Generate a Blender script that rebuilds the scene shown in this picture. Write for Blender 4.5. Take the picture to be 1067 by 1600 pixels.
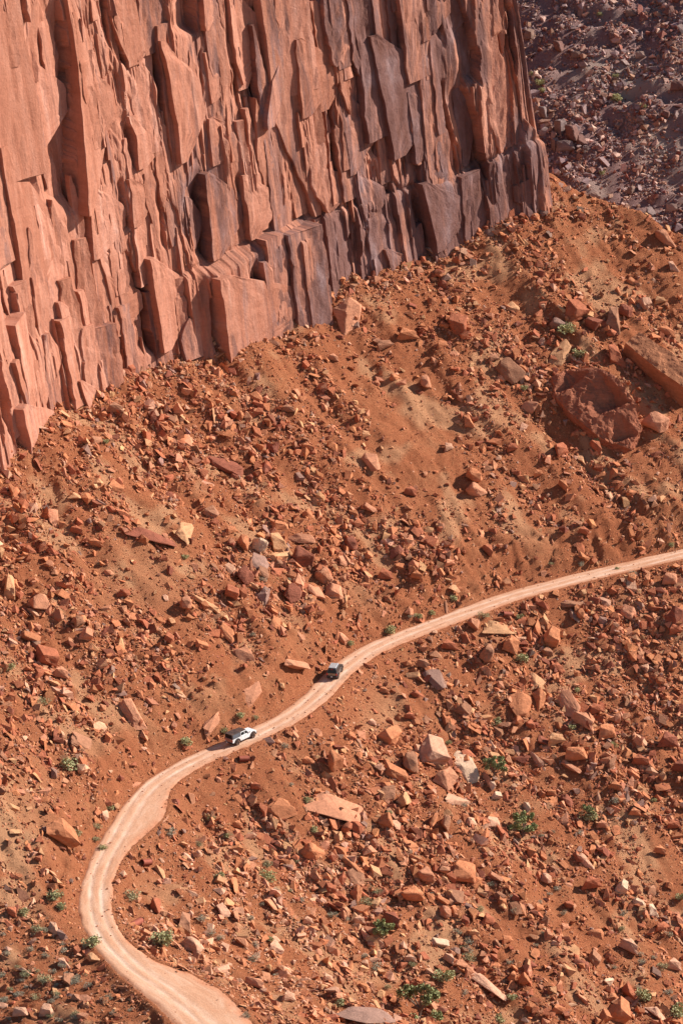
import bpy, bmesh, math, random
import numpy as np
from mathutils import Vector, Matrix
R = math.radians
rng = np.random.default_rng(7); random.seed(7)
for o in list(bpy.data.objects): bpy.data.objects.remove(o)
scene = bpy.context.scene
COL = scene.collection

# ------------------------------------------------------------------ camera
F = 6000.0                                  # focal length in photograph pixels (1600 high)
P0 = R(17.5); PT = P0 + math.atan((1163-800)/F); DT = 625.0
CAM = np.array([0.0, -DT*math.cos(PT), DT*math.sin(PT)])
FW = np.array([0, math.cos(P0), -math.sin(P0)]); UPV = np.array([0, math.sin(P0), math.cos(P0)])
cd = bpy.data.cameras.new('camera'); cam = bpy.data.objects.new('camera', cd); COL.objects.link(cam)
cam.location = CAM; cam.rotation_euler = (math.pi/2-P0, 0, 0)
cd.sensor_fit = 'VERTICAL'; cd.sensor_height = 36; cd.lens = F/1600*36
cd.clip_start = 1; cd.clip_end = 6000
scene.camera = cam

# ------------------------------------------------------------------ light
SUN_EL, SUN_AZ = R(33), R(20)               # azimuth counted from +X towards +Y
S = Vector((math.cos(SUN_EL)*math.cos(SUN_AZ), math.cos(SUN_EL)*math.sin(SUN_AZ), math.sin(SUN_EL)))
w = bpy.data.worlds.new('World'); scene.world = w; w.use_nodes = True
nt = w.node_tree; bg = nt.nodes['Background']
sky = nt.nodes.new('ShaderNodeTexSky'); sky.sky_type = 'NISHITA'; sky.sun_disc = False
sky.sun_elevation = SUN_EL; sky.sun_rotation = math.pi/2-SUN_AZ; sky.altitude = 1500
nt.links.new(sky.outputs[0], bg.inputs[0]); bg.inputs[1].default_value = 0.065
sl = bpy.data.lights.new('sun', 'SUN'); so = bpy.data.objects.new('sun', sl); COL.objects.link(so)
sl.energy = 4.6; sl.angle = R(0.53); sl.color = (1.0, 0.93, 0.84)
so.rotation_euler = S.to_track_quat('Z', 'Y').to_euler(); so.location = (150, 60, 200)
vs = scene.view_settings; vs.view_transform = 'Standard'; vs.look = 'None'; vs.exposure = 0.95; vs.gamma = 1

# ------------------------------------------------------------------ pixel helpers
def ray(u, v): return FW + np.array([1.0,0,0])*((u-533.5)/F) + UPV*((800-v)/F)
def proj(P):
    q = np.asarray(P, float)-CAM; dep = q@FW
    return 533.5+F*q[...,0]/dep, 800-F*(q@UPV)/dep, dep

# ------------------------------------------------------------------ numpy noise
_perm = np.random.default_rng(1).permutation(4096)
def _h(ix, iy, iz=0, seed=0):
    return _perm[(_perm[(_perm[(ix+seed*17) & 4095]+iy) & 4095]+iz) & 4095]
def hash01(ix, iy, seed=0): return _h(np.asarray(ix).astype(int), np.asarray(iy).astype(int), 0, seed)/4095.0
def perlin(x, y, seed=0):
    x = np.asarray(x, float); y = np.asarray(y, float)
    ix = np.floor(x).astype(int); iy = np.floor(y).astype(int); fx = x-ix; fy = y-iy
    u = fx*fx*fx*(fx*(fx*6-15)+10); v = fy*fy*fy*(fy*(fy*6-15)+10)
    def g(a, b, dx, dy):
        th = _h(a, b, 0, seed)*(2*math.pi/4096); return np.cos(th)*dx+np.sin(th)*dy
    n00 = g(ix,iy,fx,fy); n10 = g(ix+1,iy,fx-1,fy); n01 = g(ix,iy+1,fx,fy-1); n11 = g(ix+1,iy+1,fx-1,fy-1)
    a = n00+u*(n10-n00); b = n01+u*(n11-n01); return (a+v*(b-a))*1.5
def fbm(x, y, oct=4, seed=0, gain=.5):
    r = 0; a = 1
    for k in range(oct): r = r+a*perlin(x*2**k, y*2**k, seed+k*3); a *= gain
    return r
def sstep(a, b, x):
    t = np.clip((x-a)/(b-a), 0, 1); return t*t*(3-2*t)

# ------------------------------------------------------------------ materials
def lin(r, g, b):
    f = lambda c: ((c/255+.055)/1.055)**2.4 if c > 10 else c/255/12.92
    return (f(r), f(g), f(b), 1)
def newmat(name, rough=.9, spec=.15):
    m = bpy.data.materials.new(name); m.use_nodes = True
    b = m.node_tree.nodes['Principled BSDF']; b.inputs['Roughness'].default_value = rough
    b.inputs['Specular IOR Level'].default_value = spec
    return m, m.node_tree, b
def N(t, kind, **kw):
    n = t.nodes.new(kind)
    for k, v in kw.items():
        if k in n.inputs.keys(): n.inputs[k].default_value = v
        else: setattr(n, k, v)
    return n
def noise(t, vec, scale, detail=5, rough=.6, dist=0):
    n = N(t, 'ShaderNodeTexNoise'); n.inputs['Scale'].default_value = scale
    n.inputs['Detail'].default_value = detail; n.inputs['Roughness'].default_value = rough
    n.inputs['Distortion'].default_value = dist
    t.links.new(vec, n.inputs['Vector']); return n.outputs['Fac']
def ramp(t, fac, stops):
    n = N(t, 'ShaderNodeValToRGB'); e = n.color_ramp.elements
    while len(e) < len(stops): e.new(.5)
    for k, (p, c) in enumerate(stops): e[k].position = p; e[k].color = c if len(c) == 4 else (*c, 1)
    t.links.new(fac, n.inputs[0]); return n.outputs['Color']
def mix(t, fac, a, b, mode='MIX'):
    n = N(t, 'ShaderNodeMix'); n.data_type = 'RGBA'; n.blend_type = mode
    for v, sck in ((fac, n.inputs[0]), (a, n.inputs[6]), (b, n.inputs[7])):
        if hasattr(v, 'links'): t.links.new(v, sck)
        else: sck.default_value = v
    return n.outputs[2]
def mapping(t, vec, scale=(1,1,1), rot=(0,0,0)):
    n = N(t, 'ShaderNodeMapping'); n.inputs['Scale'].default_value = scale; n.inputs['Rotation'].default_value = rot
    t.links.new(vec, n.inputs['Vector']); return n.outputs[0]
def bump(t, b, h, strength, dist):
    n = N(t, 'ShaderNodeBump'); n.inputs['Strength'].default_value = strength; n.inputs['Distance'].default_value = dist
    t.links.new(h, n.inputs['Height']); t.links.new(n.outputs[0], b.inputs['Normal'])
def attr(t, name):
    n = N(t, 'ShaderNodeAttribute'); n.attribute_name = name; return n
def g3(v): return (v, v, v, 1)

def mat_talus(name, cols):
    m, t, b = newmat(name, .95, .05)
    co = N(t, 'ShaderNodeTexCoord').outputs['Object']
    a = ramp(t, noise(t, co, .09, 6, .65, .5), [(.3, cols[0]), (.5, cols[1]), (.72, cols[2])])
    c = mix(t, ramp(t, noise(t, co, 2.2, 4, .75), [(.35, g3(0)), (.7, g3(1))]), a, cols[3])
    grit = noise(t, co, 9, 3, .8)
    c = mix(t, .75, c, ramp(t, grit, [(.32, g3(.42)), (.52, g3(.95)), (.72, g3(1.35))]), 'MULTIPLY')
    at = attr(t, 'pale'); c = mix(t, at.outputs['Fac'], c, cols[4])
    t.links.new(c, b.inputs['Base Color'])
    bump(t, b, noise(t, co, 3.5, 7, .85), 1, .6)
    return m
M_TALUS = mat_talus('talus_soil', [(.44,.15,.068,1), (.49,.182,.085,1), (.53,.23,.112,1), (.39,.125,.058,1), (.56,.29,.155,1)])
M_FAR = mat_talus('far_slope_soil', [(.32,.175,.155,1), (.37,.21,.185,1), (.43,.27,.23,1), (.24,.135,.125,1), (.50,.38,.30,1)])

def mat_road():
    m, t, b = newmat('packed_dirt', .95, .05)
    uv = N(t, 'ShaderNodeUVMap').outputs[0]; co = N(t, 'ShaderNodeTexCoord').outputs['Object']
    c = ramp(t, noise(t, mapping(t, uv, (.10, 3, 1)), 1, 7, .75, 1.0), [(.3, (.48,.23,.13,1)), (.5, (.56,.31,.195,1)), (.7, (.64,.42,.30,1))])
    tr = attr(t, 'track'); c = mix(t, tr.outputs['Fac'], c, (.70,.50,.38,1))
    sh = attr(t, 'shoulder'); c = mix(t, sh.outputs['Fac'], c, (.45,.19,.105,1))
    c = mix(t, .6, c, ramp(t, noise(t, co, 3.5, 5, .75), [(.3, g3(.72)), (.6, g3(1.12))]), 'MULTIPLY')
    t.links.new(c, b.inputs['Base Color']); bump(t, b, noise(t, co, 4, 5, .7), .6, .12)
    return m
M_ROAD = mat_road()

def mat_cliff():
    m, t, b = newmat('sandstone_cliff', .85, .12)
    co = N(t, 'ShaderNodeTexCoord').outputs['Object']
    uv = N(t, 'ShaderNodeUVMap').outputs[0]           # metres along, metres up
    st = noise(t, mapping(t, uv, (.55, .05, 1)), 1, 6, .6, .6)
    c = ramp(t, st, [(.25, (.31,.115,.07,1)), (.45, (.41,.168,.105,1)), (.6, (.46,.205,.136,1)), (.78, (.56,.305,.225,1))])
    bed = noise(t, mapping(t, co, (.12, .12, .8), (.10, .06, 0)), 1, 6, .7, 1.4)
    c = mix(t, .35, c, ramp(t, bed, [(.3, g3(.74)), (.65, g3(1.14))]), 'MULTIPLY')
    c = mix(t, .8, c, ramp(t, attr(t, 'tint').outputs['Fac'], [(.15, (.82,.77,.74,1)), (.5, g3(.98)), (.85, (1.10,1.14,1.18,1))]), 'MULTIPLY')
    va = attr(t, 'varnish').outputs['Fac']
    vn = noise(t, mapping(t, uv, (.42, .04, 1)), 1, 8, .72, .9)
    ad = N(t, 'ShaderNodeMath', operation='MULTIPLY_ADD'); t.links.new(va, ad.inputs[0]); ad.inputs[1].default_value = 1.0
    sb = N(t, 'ShaderNodeMath', operation='MULTIPLY_ADD'); t.links.new(vn, sb.inputs[0]); sb.inputs[1].default_value = 2.6; sb.inputs[2].default_value = -1.55
    t.links.new(sb.outputs[0], ad.inputs[2])
    vf = ramp(t, ad.outputs[0], [(.0, g3(0)), (.45, g3(.95))])
    vc = ramp(t, noise(t, mapping(t, uv, (.25, .1, 1)), 1, 4, .6), [(.35, (.13,.055,.042,1)), (.55, (.18,.092,.08,1)), (.72, (.26,.17,.165,1))])
    c = mix(t, vf, c, vc)
    c = mix(t, .5, c, ramp(t, noise(t, co, 1.4, 6, .75), [(.3, g3(.75)), (.65, g3(1.15))]), 'MULTIPLY')
    t.links.new(c, b.inputs['Base Color'])
    h = N(t, 'ShaderNodeMath', operation='ADD')
    t.links.new(noise(t, mapping(t, co, (.7, .7, .28), (.2, .1, 0)), 1, 8, .72, .8), h.inputs[0]); t.links.new(noise(t, co, 2.0, 6, .7), h.inputs[1])
    bump(t, b, h.outputs[0], .7, .2)
    return m
M_CLIFF = mat_cliff()

def mat_rock(name, colnode):
    m, t, b = newmat(name, .88, .1)
    co = N(t, 'ShaderNodeTexCoord').outputs['Object']; geo = N(t, 'ShaderNodeNewGeometry').outputs['Position']
    c0 = colnode(t)
    c = mix(t, .8, c0, ramp(t, noise(t, geo, .9, 6, .7, .6), [(.28, g3(.68)), (.5, g3(1)), (.72, g3(1.25))]), 'MULTIPLY')
    c = mix(t, .6, c, ramp(t, noise(t, mapping(t, geo, (.4,.4,3), (.5,.3,0)), 1.2, 4, .6), [(.35, g3(.8)), (.65, g3(1.12))]), 'MULTIPLY')
    t.links.new(c, b.inputs['Base Color']); bump(t, b, noise(t, geo, 3.2, 6, .75), .8, .22)
    return m
M_ROCK = mat_rock('boulder_sandstone', lambda t: N(t, 'ShaderNodeObjectInfo').outputs['Color'])
M_STONE = mat_rock('rubble_sandstone', lambda t: attr(t, 'Col').outputs['Color'])

def plain(name, col, rough=.5, metal=0, spec=.4, dust=.0):
    m, t, b = newmat(name, rough, spec); b.inputs['Metallic'].default_value = metal
    co = N(t, 'ShaderNodeTexCoord').outputs['Object']
    c = ramp(t, noise(t, co, 3, 5, .65), [(.35, tuple(x*.85 for x in col[:3])+(1,)), (.65, tuple(min(1,x*1.08) for x in col[:3])+(1,))])
    if dust:
        c = mix(t, ramp(t, noise(t, co, 1.8, 4, .6), [(.35, g3(0)), (.75, g3(dust))]), c, (.45,.22,.13,1))
    t.links.new(c, b.inputs['Base Color']); return m
def leafmat(name, a, bcol):
    m, t, b = newmat(name, .75, .2)
    geo = N(t, 'ShaderNodeNewGeometry').outputs['Position']; oi = N(t, 'ShaderNodeObjectInfo')
    c = mix(t, ramp(t, noise(t, geo, 3.5, 3, .7), [(.35, g3(0)), (.65, g3(1))]), a, bcol)
    c = mix(t, oi.outputs['Random'], c, mix(t, .35, c, (.22,.2,.1,1)))
    t.links.new(c, b.inputs['Base Color']); return m
M_LEAF = {'g': leafmat('shrub_green_leaf', (.34,.33,.15,1), (.48,.44,.22,1)),
          'o': leafmat('shrub_olive_leaf', (.36,.32,.17,1), (.50,.44,.25,1)),
          's': leafmat('sage_grey_leaf', (.34,.31,.22,1), (.46,.42,.31,1)),
          'j': leafmat('juniper_leaf', (.22,.24,.09,1), (.35,.35,.15,1))}
M_BARK = plain('juniper_bark', (.2,.13,.09), .95)

# ------------------------------------------------------------------ object helpers
def tag(o, label=None, cat=None, group=None, kind=None):
    for k, v in (('label', label), ('category', cat), ('group', group), ('kind', kind)):
        if v: o[k] = v
    return o
def mesh_np(name, verts, faces, mat=None, smooth=False):
    """verts (n,3), faces (m,k) all the same size k"""
    me = bpy.data.meshes.new(name); verts = np.asarray(verts, np.float32); faces = np.asarray(faces, np.int32)
    k = faces.shape[1]
    me.vertices.add(len(verts)); me.vertices.foreach_set('co', verts.ravel())
    me.loops.add(faces.size); me.loops.foreach_set('vertex_index', faces.ravel())
    me.polygons.add(len(faces)); me.polygons.foreach_set('loop_start', np.arange(0, faces.size, k, dtype=np.int32))
    me.update(calc_edges=True)
    me.polygons.foreach_set('use_smooth', np.full(len(faces), smooth))
    if mat: me.materials.append(mat)
    return me
def link(name, me, parent=None):
    o = bpy.data.objects.new(name, me); COL.objects.link(o); o.parent = parent; return o
def empty(name, loc=(0,0,0)):
    o = bpy.data.objects.new(name, None); COL.objects.link(o); o.location = loc; o.empty_display_size = .3; return o
def grid_faces(nr, nc):
    i = np.arange(nr-1)[:, None]*nc+np.arange(nc-1)[None, :]
    return np.stack([i, i+1, i+nc+1, i+nc], -1).reshape(-1, 4)
def fattr(me, name, vals):
    a = me.attributes.new(name, 'FLOAT', 'POINT'); a.data.foreach_set('value', np.asarray(vals, np.float32).ravel())
def uvset(me, uv):
    l = me.uv_layers.new(name='UVMap'); vi = np.empty(len(me.loops), np.int32); me.loops.foreach_get('vertex_index', vi)
    l.data.foreach_set('uv', np.asarray(uv, np.float32)[vi].ravel())

# ------------------------------------------------------------------ the road line (pixels -> gentle grade)
UPL = [(378,1158),(410,1142),(455,1119),(500,1083),(527,1053),(550,1035),(578,1016),(625,996),(679,976),(740,953),(800,931),(860,915),(900,904),(990,883),(1067,865)]
DNL = [(378,1158),(345,1171),(304,1190),(270,1209),(238,1233),(212,1262),(192,1293),(172,1330),(157,1367),(148,1400),(148,1428),(160,1457),(185,1487),(215,1515),(255,1540),(295,1570),(325,1600)]
def pstep(prev, px, g):
    d = ray(*px); t = (prev[2]-CAM[2])/d[2]
    for _ in range(60):
        q = CAM+d*t; z = prev[2]+g*math.hypot(q[0]-prev[0], q[1]-prev[1]); t = .5*t+.5*(z-CAM[2])/d[2]
    return CAM+d*t
d0 = ray(*UPL[0]); start = CAM+d0*(-CAM[2]/d0[2])
up = [start]; dn = [start]
for px in UPL[1:]: up.append(pstep(up[-1], px, .07))
for px in DNL[1:]: dn.append(pstep(dn[-1], px, -.07))
e1 = up[-1]; dv = np.array([9.2, 4.2, .6]); dv /= np.linalg.norm(dv)
for k in (1, 2, 3, 5, 8, 12, 20, 30): up.append(e1+dv*12*k)
e2 = dn[-1]; dv2 = np.array([2.9, -5.5, -.4]); dv2 /= np.linalg.norm(dv2)
for k in (1, 2, 3, 5, 8, 12, 20): dn.append(e2+dv2*12*k)
# half widths (left, right) at control points, bottom -> top
WD = {(215,1515): (3.4,4.2), (255,1540): (4.2,6.2), (295,1570): (4.6,6.6), (325,1600): (4.8,6.6), (185,1487): (3.0,3.4), (148,1400): (2.7,2.9), (148,1428): (2.6,2.9), (160,1457): (2.6,3.0), (238,1233): (2.6,3.4),
      (212,1262): (2.5,5.6), (192,1293): (2.5,5.0), (172,1330): (2.8,3.0), (270,1209): (2.6,2.7)}
ctrl = dn[::-1]+up[1:]
pxs = [None]*7+DNL[::-1]+UPL[1:]+[None]*8
hw_c = [WD.get(p, (2.6,2.6)) if p else ((4.4,5.6) if k < 7 else (2.9,2.9)) for k, p in enumerate(pxs)]
ctrl = np.array(ctrl); hw_c = np.array(hw_c)
def catmull(C, n=14):
    C = np.asarray(C); P = np.vstack([2*C[0]-C[1], C, 2*C[-1]-C[-2]]); out = []
    for i in range(len(C)-1):
        p0, p1, p2, p3 = P[i:i+4]
        for t in np.linspace(0, 1, n, endpoint=False):
            out.append(.5*((2*p1)+(p2-p0)*t+(2*p0-5*p1+4*p2-p3)*t*t+(3*p1-p0-3*p2+p3)*t**3))
    return np.array(out+[C[-1]])
rc = catmull(np.hstack([ctrl, hw_c]))
def resample(P, step):
    L = np.r_[0, np.cumsum(np.linalg.norm(np.diff(P[:, :2], axis=0), axis=1))]
    s = np.arange(0, L[-1], step); return s, np.stack([np.interp(s, L, P[:, k]) for k in range(P.shape[1])], 1)
RS, RP = resample(rc, .5)
ker = np.ones(13)/13
for k in range(5): RP[:, k] = np.convolve(np.pad(RP[:, k], 6, mode='edge'), ker, 'valid')
RT = np.gradient(RP[:, :2], axis=0); RT /= np.linalg.norm(RT, axis=1)[:, None]
RN = np.stack([-RT[:, 1], RT[:, 0]], 1)                      # left = uphill
ru, rv, _ = proj(RP[:, :3])
near_leg = sstep(1395, 1470, rv)*(RS < RS[np.argmin(abs(rv-1300)+(abs(ru-190)))])   # 1 on the spur leg near the camera
SLU = .64*(1-near_leg)-.14*near_leg                            # slope on the left of the road
SLD = .62*(1-near_leg)+.42*near_leg
SLU = np.convolve(np.pad(SLU, 20, mode='edge'), np.ones(41)/41, 'valid')
SLD = np.convolve(np.pad(SLD, 20, mode='edge'), np.ones(41)/41, 'valid')

def road_near(X, Y):
    x = X.ravel(); y = Y.ravel(); idx = np.empty(x.size, int); Q = RP[::3, :2]
    q2 = (Q**2).sum(1)
    for a in range(0, x.size, 20000):
        p = np.stack([x[a:a+20000], y[a:a+20000]], 1)
        j = np.argmin(q2[None]-2*p@Q.T, 1)*3
        best = j.copy(); bd = np.full(len(j), 1e18)
        for k in (-2, -1, 0, 1, 2):
            jj = np.clip(j+k, 0, len(RP)-1); dd = ((p-RP[jj, :2])**2).sum(1); w_ = dd < bd
            best[w_] = jj[w_]; bd[w_] = dd[w_]
        idx[a:a+20000] = best
    dx = x-RP[idx, 0]; dy = y-RP[idx, 1]
    sgn = np.sign(dx*RN[idx, 0]+dy*RN[idx, 1]); d = np.hypot(dx, dy)*np.where(sgn == 0, 1, sgn)
    return d.reshape(X.shape), idx.reshape(X.shape)
def hill(d, i):
    zl = RP[i, 2]; hl = RP[i, 3]; hr = RP[i, 4]
    a = np.clip(d-hl, 0, None); b = np.clip(-d-hr, 0, None); s_ = SLU[i]
    cut = np.where(s_ > 0, .75*np.minimum(a, 5.0)*np.clip(s_/.64, 0, 1), -.5*np.minimum(a, 1.4)*np.clip(-s_/.14, 0, 1))
    return zl+a*s_+cut-b*SLD[i]-.25*np.minimum(b, 3)
def blur(A, r, n=3):
    k = np.ones(2*r+1)/(2*r+1)
    for _ in range(n):
        A = np.apply_along_axis(lambda m_: np.convolve(np.pad(m_, r, mode='edge'), k, 'valid'), 0, A)
        A = np.apply_along_axis(lambda m_: np.convolve(np.pad(m_, r, mode='edge'), k, 'valid'), 1, A)
    return A
CX = np.arange(-200, 201, 1.25); CY = np.arange(-210, 361, 1.25)
gx, gy = np.meshgrid(CX, CY); dC, iC = road_near(gx, gy)
ZC = blur(hill(dC, iC), 3, 3)
def bil(G, xs, ys, x, y):
    x = np.clip(x, xs[0], xs[-1]-1e-6); y = np.clip(y, ys[0], ys[-1]-1e-6)
    i = np.clip(np.searchsorted(xs, x, 'right')-1, 0, len(xs)-2); j = np.clip(np.searchsorted(ys, y, 'right')-1, 0, len(ys)-2)
    fx = (x-xs[i])/(xs[i+1]-xs[i]); fy = (y-ys[j])/(ys[j+1]-ys[j])
    return (G[j,i]*(1-fx)+G[j,i+1]*fx)*(1-fy)+(G[j+1,i]*(1-fx)+G[j+1,i+1]*fx)*fy
def march(u, v, H, t0=470., t1=1000.):
    d = ray(u, v); d = d/np.linalg.norm(d); t = np.arange(t0, t1, .5); P = CAM+d*t[:, None]
    g = P[:, 2]-H(P[:, 0], P[:, 1]); k = np.argmax(g < 0)
    if k == 0: return None
    f = g[k-1]/(g[k-1]-g[k]); return P[k-1]+(P[k]-P[k-1])*f
Hc = lambda x, y: bil(ZC, CX, CY, x, y)
# the crest at the upper right, beyond which the slope drops away
ra, rb = march(866, 287, Hc), march(1067, 388, Hc)
cr = rb[:2]-ra[:2]; cr /= np.linalg.norm(cr); cn = np.array([-cr[1], cr[0]])
def crest(x, y, z):
    al = (x-ra[0])*cr[0]+(y-ra[1])*cr[1]; pe = (x-ra[0])*cn[0]+(y-ra[1])*cn[1]
    zl = ra[2]+al*(rb[2]-ra[2])/np.linalg.norm(rb[:2]-ra[:2])
    lim = zl-.75*pe+1.0
    k = np.maximum(sstep(-24, -12, al), sstep(25, 40, pe))
    return np.where(pe > -3, z+(np.minimum(z, lim)-z)*k, z)

# ------------------------------------------------------------------ talus (dense ground)
def axis(a, b, st, lo, hi, g=1.12):
    m = list(np.arange(a, b, st)); h = st; x = m[-1]
    while x < hi: h *= g; x += h; m.append(x)
    h = st; x = m[0]; pre = []
    while x > lo: h *= g; x -= h; pre.append(x)
    return np.array(pre[::-1]+m)
TX = axis(-66, 72, .40, -600, 700); TY = axis(-112, 152, .45, -560, 600)
gx, gy = np.meshgrid(TX, TY)
d, ii = road_near(gx, gy); zb = bil(ZC, CX, CY, gx, gy)
bl = sstep(5.5, 14, np.where(d > 0, d-RP[ii, 3]+3, -d-RP[ii, 4]+3))
zt = hill(d, ii)*(1-bl)+zb*bl
zt = crest(gx, gy, zt)
off = np.clip(np.where(d > 0, d-RP[ii, 3], -d-RP[ii, 4]), 0, None)
k1 = sstep(0, 10, off); k2 = sstep(0, 1.6, off)
# gullies and ribs run down the fall line (towards +x, -y)
ca, sa = math.cos(R(-48)), math.sin(R(-48))
fl = gx*ca+gy*sa; ct = -gx*sa+gy*ca
wct = ct+3*perlin(fl/22, ct/22, 5)
rib = fbm(wct/9, fl/45, 3, 11)
zt = zt+k1*(1-.75*sstep(.3, 0, SLU[ii])*(d > 0))*(1.25*rib+1.5*fbm(gx/26, gy/26, 3, 3))
zt = zt+k2*(.34*fbm(gx/3.6, gy/3.6, 4, 21, .6)+.16*np.abs(fbm(gx/1.3, gy/1.3, 2, 25))+.30*np.abs(fbm(wct/2.6, fl/9, 3, 31))*k1)
bank = (SLU[ii] > .3)*sstep(0, 1.2, off)*(1-sstep(5, 9, off))*(d > 0)
zt = zt+bank*(.8*fbm(ct/2.2+d*.2, fl/3, 3, 44)+.5*np.round(1.3*perlin(gx/9, d/2.2, 9)))
inroad = sstep(-.2, -.9, np.where(d > 0, d-RP[ii, 3], -d-RP[ii, 4])); zt = zt+.07*fbm(gx/1.1, gy/1.1, 2, 27)*(1-inroad)
zt = zt-.30*inroad
HT = lambda x, y: bil(zt, TX, TY, x, y)
pu, pv, _ = proj(np.stack([gx, gy, zt], -1))
pale = np.clip(.75*sstep(.1, .5, fbm(gx/11, gy/11, 3, 71))*k1+.5*np.exp(-(((pu-30)/60)**2+((pv-1260)/70)**2))+.35*np.exp(-(((pu-230)/90)**2+((pv-905)/60)**2)), 0, .85)
me = mesh_np('talus_slope', np.stack([gx, gy, zt], -1).reshape(-1, 3), grid_faces(*gx.shape), M_TALUS, True); fattr(me, 'pale', pale)
tag(link('talus_slope', me), 'red-orange talus ground falling from the cliff foot past the road', kind='structure')

# ------------------------------------------------------------------ the dirt road
nc = 27; cc = np.linspace(-1, 1, nc)
sel = np.arange(0, len(RP)); n_ = len(sel)
jl = 1+.12*perlin(RS/5, RS*0, 3)+.05*perlin(RS/2.3, RS*0+.5, 4); jr = 1+.12*perlin(RS/5, RS*0+9.5, 5)+.05*perlin(RS/2.3, RS*0+4.5, 6)
offs = np.where(cc[None] > 0, cc[None]*(RP[:, 3]*jl)[:, None], cc[None]*(RP[:, 4]*jr)[:, None])
rx = RP[:, 0][:, None]+RN[:, 0][:, None]*offs; ry = RP[:, 1][:, None]+RN[:, 1][:, None]*offs
wob = .8*perlin(RS/22, RS*0+2.5, 8)[:, None]
tr = np.exp(-((np.abs(offs-wob)-.85)/.34)**2)
rz = RP[:, 2][:, None]-.07*tr+.03*fbm(rx/1.5, ry/1.5, 3, 51)-.22*sstep(.74, 1, abs(cc))[None]+.07
me = mesh_np('dirt_road', np.stack([rx, ry, rz], -1).reshape(-1, 3), grid_faces(n_, nc), M_ROAD, True)
trk = tr*(.55+.45*perlin(RS/9, RS*0+5, 12))[:, None]+.0*rx
fattr(me, 'track', np.clip(1.25*trk*(.8+.6*perlin(rx/2.3, ry/2.3, 14)), 0, 1)); fattr(me, 'shoulder', np.clip(sstep(.62, .95, abs(cc))[None]*(.9+.6*perlin(rx/2, ry/2, 13)), 0, 1))
uvset(me, np.stack([np.repeat(RS, nc), (offs/6).ravel()], 1))
tag(link('dirt_road', me), 'pale graded dirt road winding up across the talus', kind='structure')
def ground(u, v): return march(u, v, HT)
def rz_at(x, y):
    dd, i = road_near(np.array([x]), np.array([y])); return RP[i[0], 2]+.05
def on_road(u, v):
    i = np.argmin((ru-u)**2+(rv-v)**2); z = RP[i, 2]+.05; dd = ray(u, v); return CAM+dd*((z-CAM[2])/dd[2]), i
def visible(u, v, m=25): return (u > -m) & (u < 1067+m) & (v > -m) & (v < 1600+m)

# ------------------------------------------------------------------ the cliff
BASE = [(0,696),(60,668),(130,626),(190,582),(330,538),(420,505),(520,458),(640,424),(720,396),(775,366),(824,342)]
bw = np.array([march(u, v, Hc) for u, v in BASE])
print('crest', ra, rb, 'cliff base', bw.round(0).tolist())
pl = np.polyfit(np.arange(len(bw)), bw[:, 0], 3), np.polyfit(np.arange(len(bw)), bw[:, 1], 3)
k = np.linspace(0, len(bw)-1, 60)
sm = np.stack([np.polyval(pl[0], k), np.polyval(pl[1], k)], 1)
dl = sm[0]-sm[3]; dl /= np.linalg.norm(dl); dr = sm[-1]-sm[-4]; dr /= np.linalg.norm(dr)
left = [sm[0]+dl*q for q in (40, 25, 12, 5)]
ang0 = math.atan2(dr[1], dr[0]); right = []; p = sm[-1].copy()
for a in np.linspace(0, R(115), 9): p = p+4.0*.5*np.array([math.cos(ang0+a), math.sin(ang0+a)]); right.append(p.copy())
for q in range(4): p = p+6*np.array([math.cos(ang0+R(115)), math.sin(ang0+R(115))]); right.append(p.copy())
cl = np.array(left+list(sm)+right)
CS, CP = resample(cl, .22)
CT = np.gradient(CP, axis=0); CT /= np.linalg.norm(CT, axis=1)[:, None]
kk = np.ones(41)/41
CT = np.stack([np.convolve(np.pad(CT[:, q], 20, mode='edge'), kk, 'valid') for q in (0, 1)], 1); CT /= np.linalg.norm(CT, axis=1)[:, None]
CN = np.stack([CT[:, 1], -CT[:, 0]], 1)                       # outward: to the right of travel
zb_c = Hc(CP[:, 0], CP[:, 1]); zb_c = np.convolve(np.pad(zb_c, 60, mode='edge'), np.ones(121)/121, 'valid')
zb_c = np.minimum(zb_c, np.interp(CS, [0, CS[len(CS)//3], CS[-1]], [999, 999, 999]))
sel = np.r_[np.arange(0, len(CS), 1)]
uB, vB, _ = proj(np.stack([CP[:, 0], CP[:, 1], zb_c], 1))
TT = np.r_[np.arange(-7, 108, .34), np.array([110, 113, 117])]
TS, tS = np.meshgrid(CS, TT, indexing='ij')
BAT = .17
def cliff_pos(disp):
    out = disp-BAT*tS
    x = CP[:, 0][:, None]+CN[:, 0][:, None]*out; y = CP[:, 1][:, None]+CN[:, 1][:, None]*out
    return np.stack([x, y, zb_c[:, None]+tS], -1)
U, V, _ = proj(cliff_pos(np.zeros_like(TS)))
def pln(x, spacing, r_):
    """random piecewise-linear function of x: straight runs with kinks, like joint planes"""
    kx = np.arange(-20, 140, spacing)+r_.uniform(-.4, .4, int(math.ceil(160/spacing)))*spacing
    return np.interp(x, kx, r_.uniform(-1, 1, len(kx)))
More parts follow.
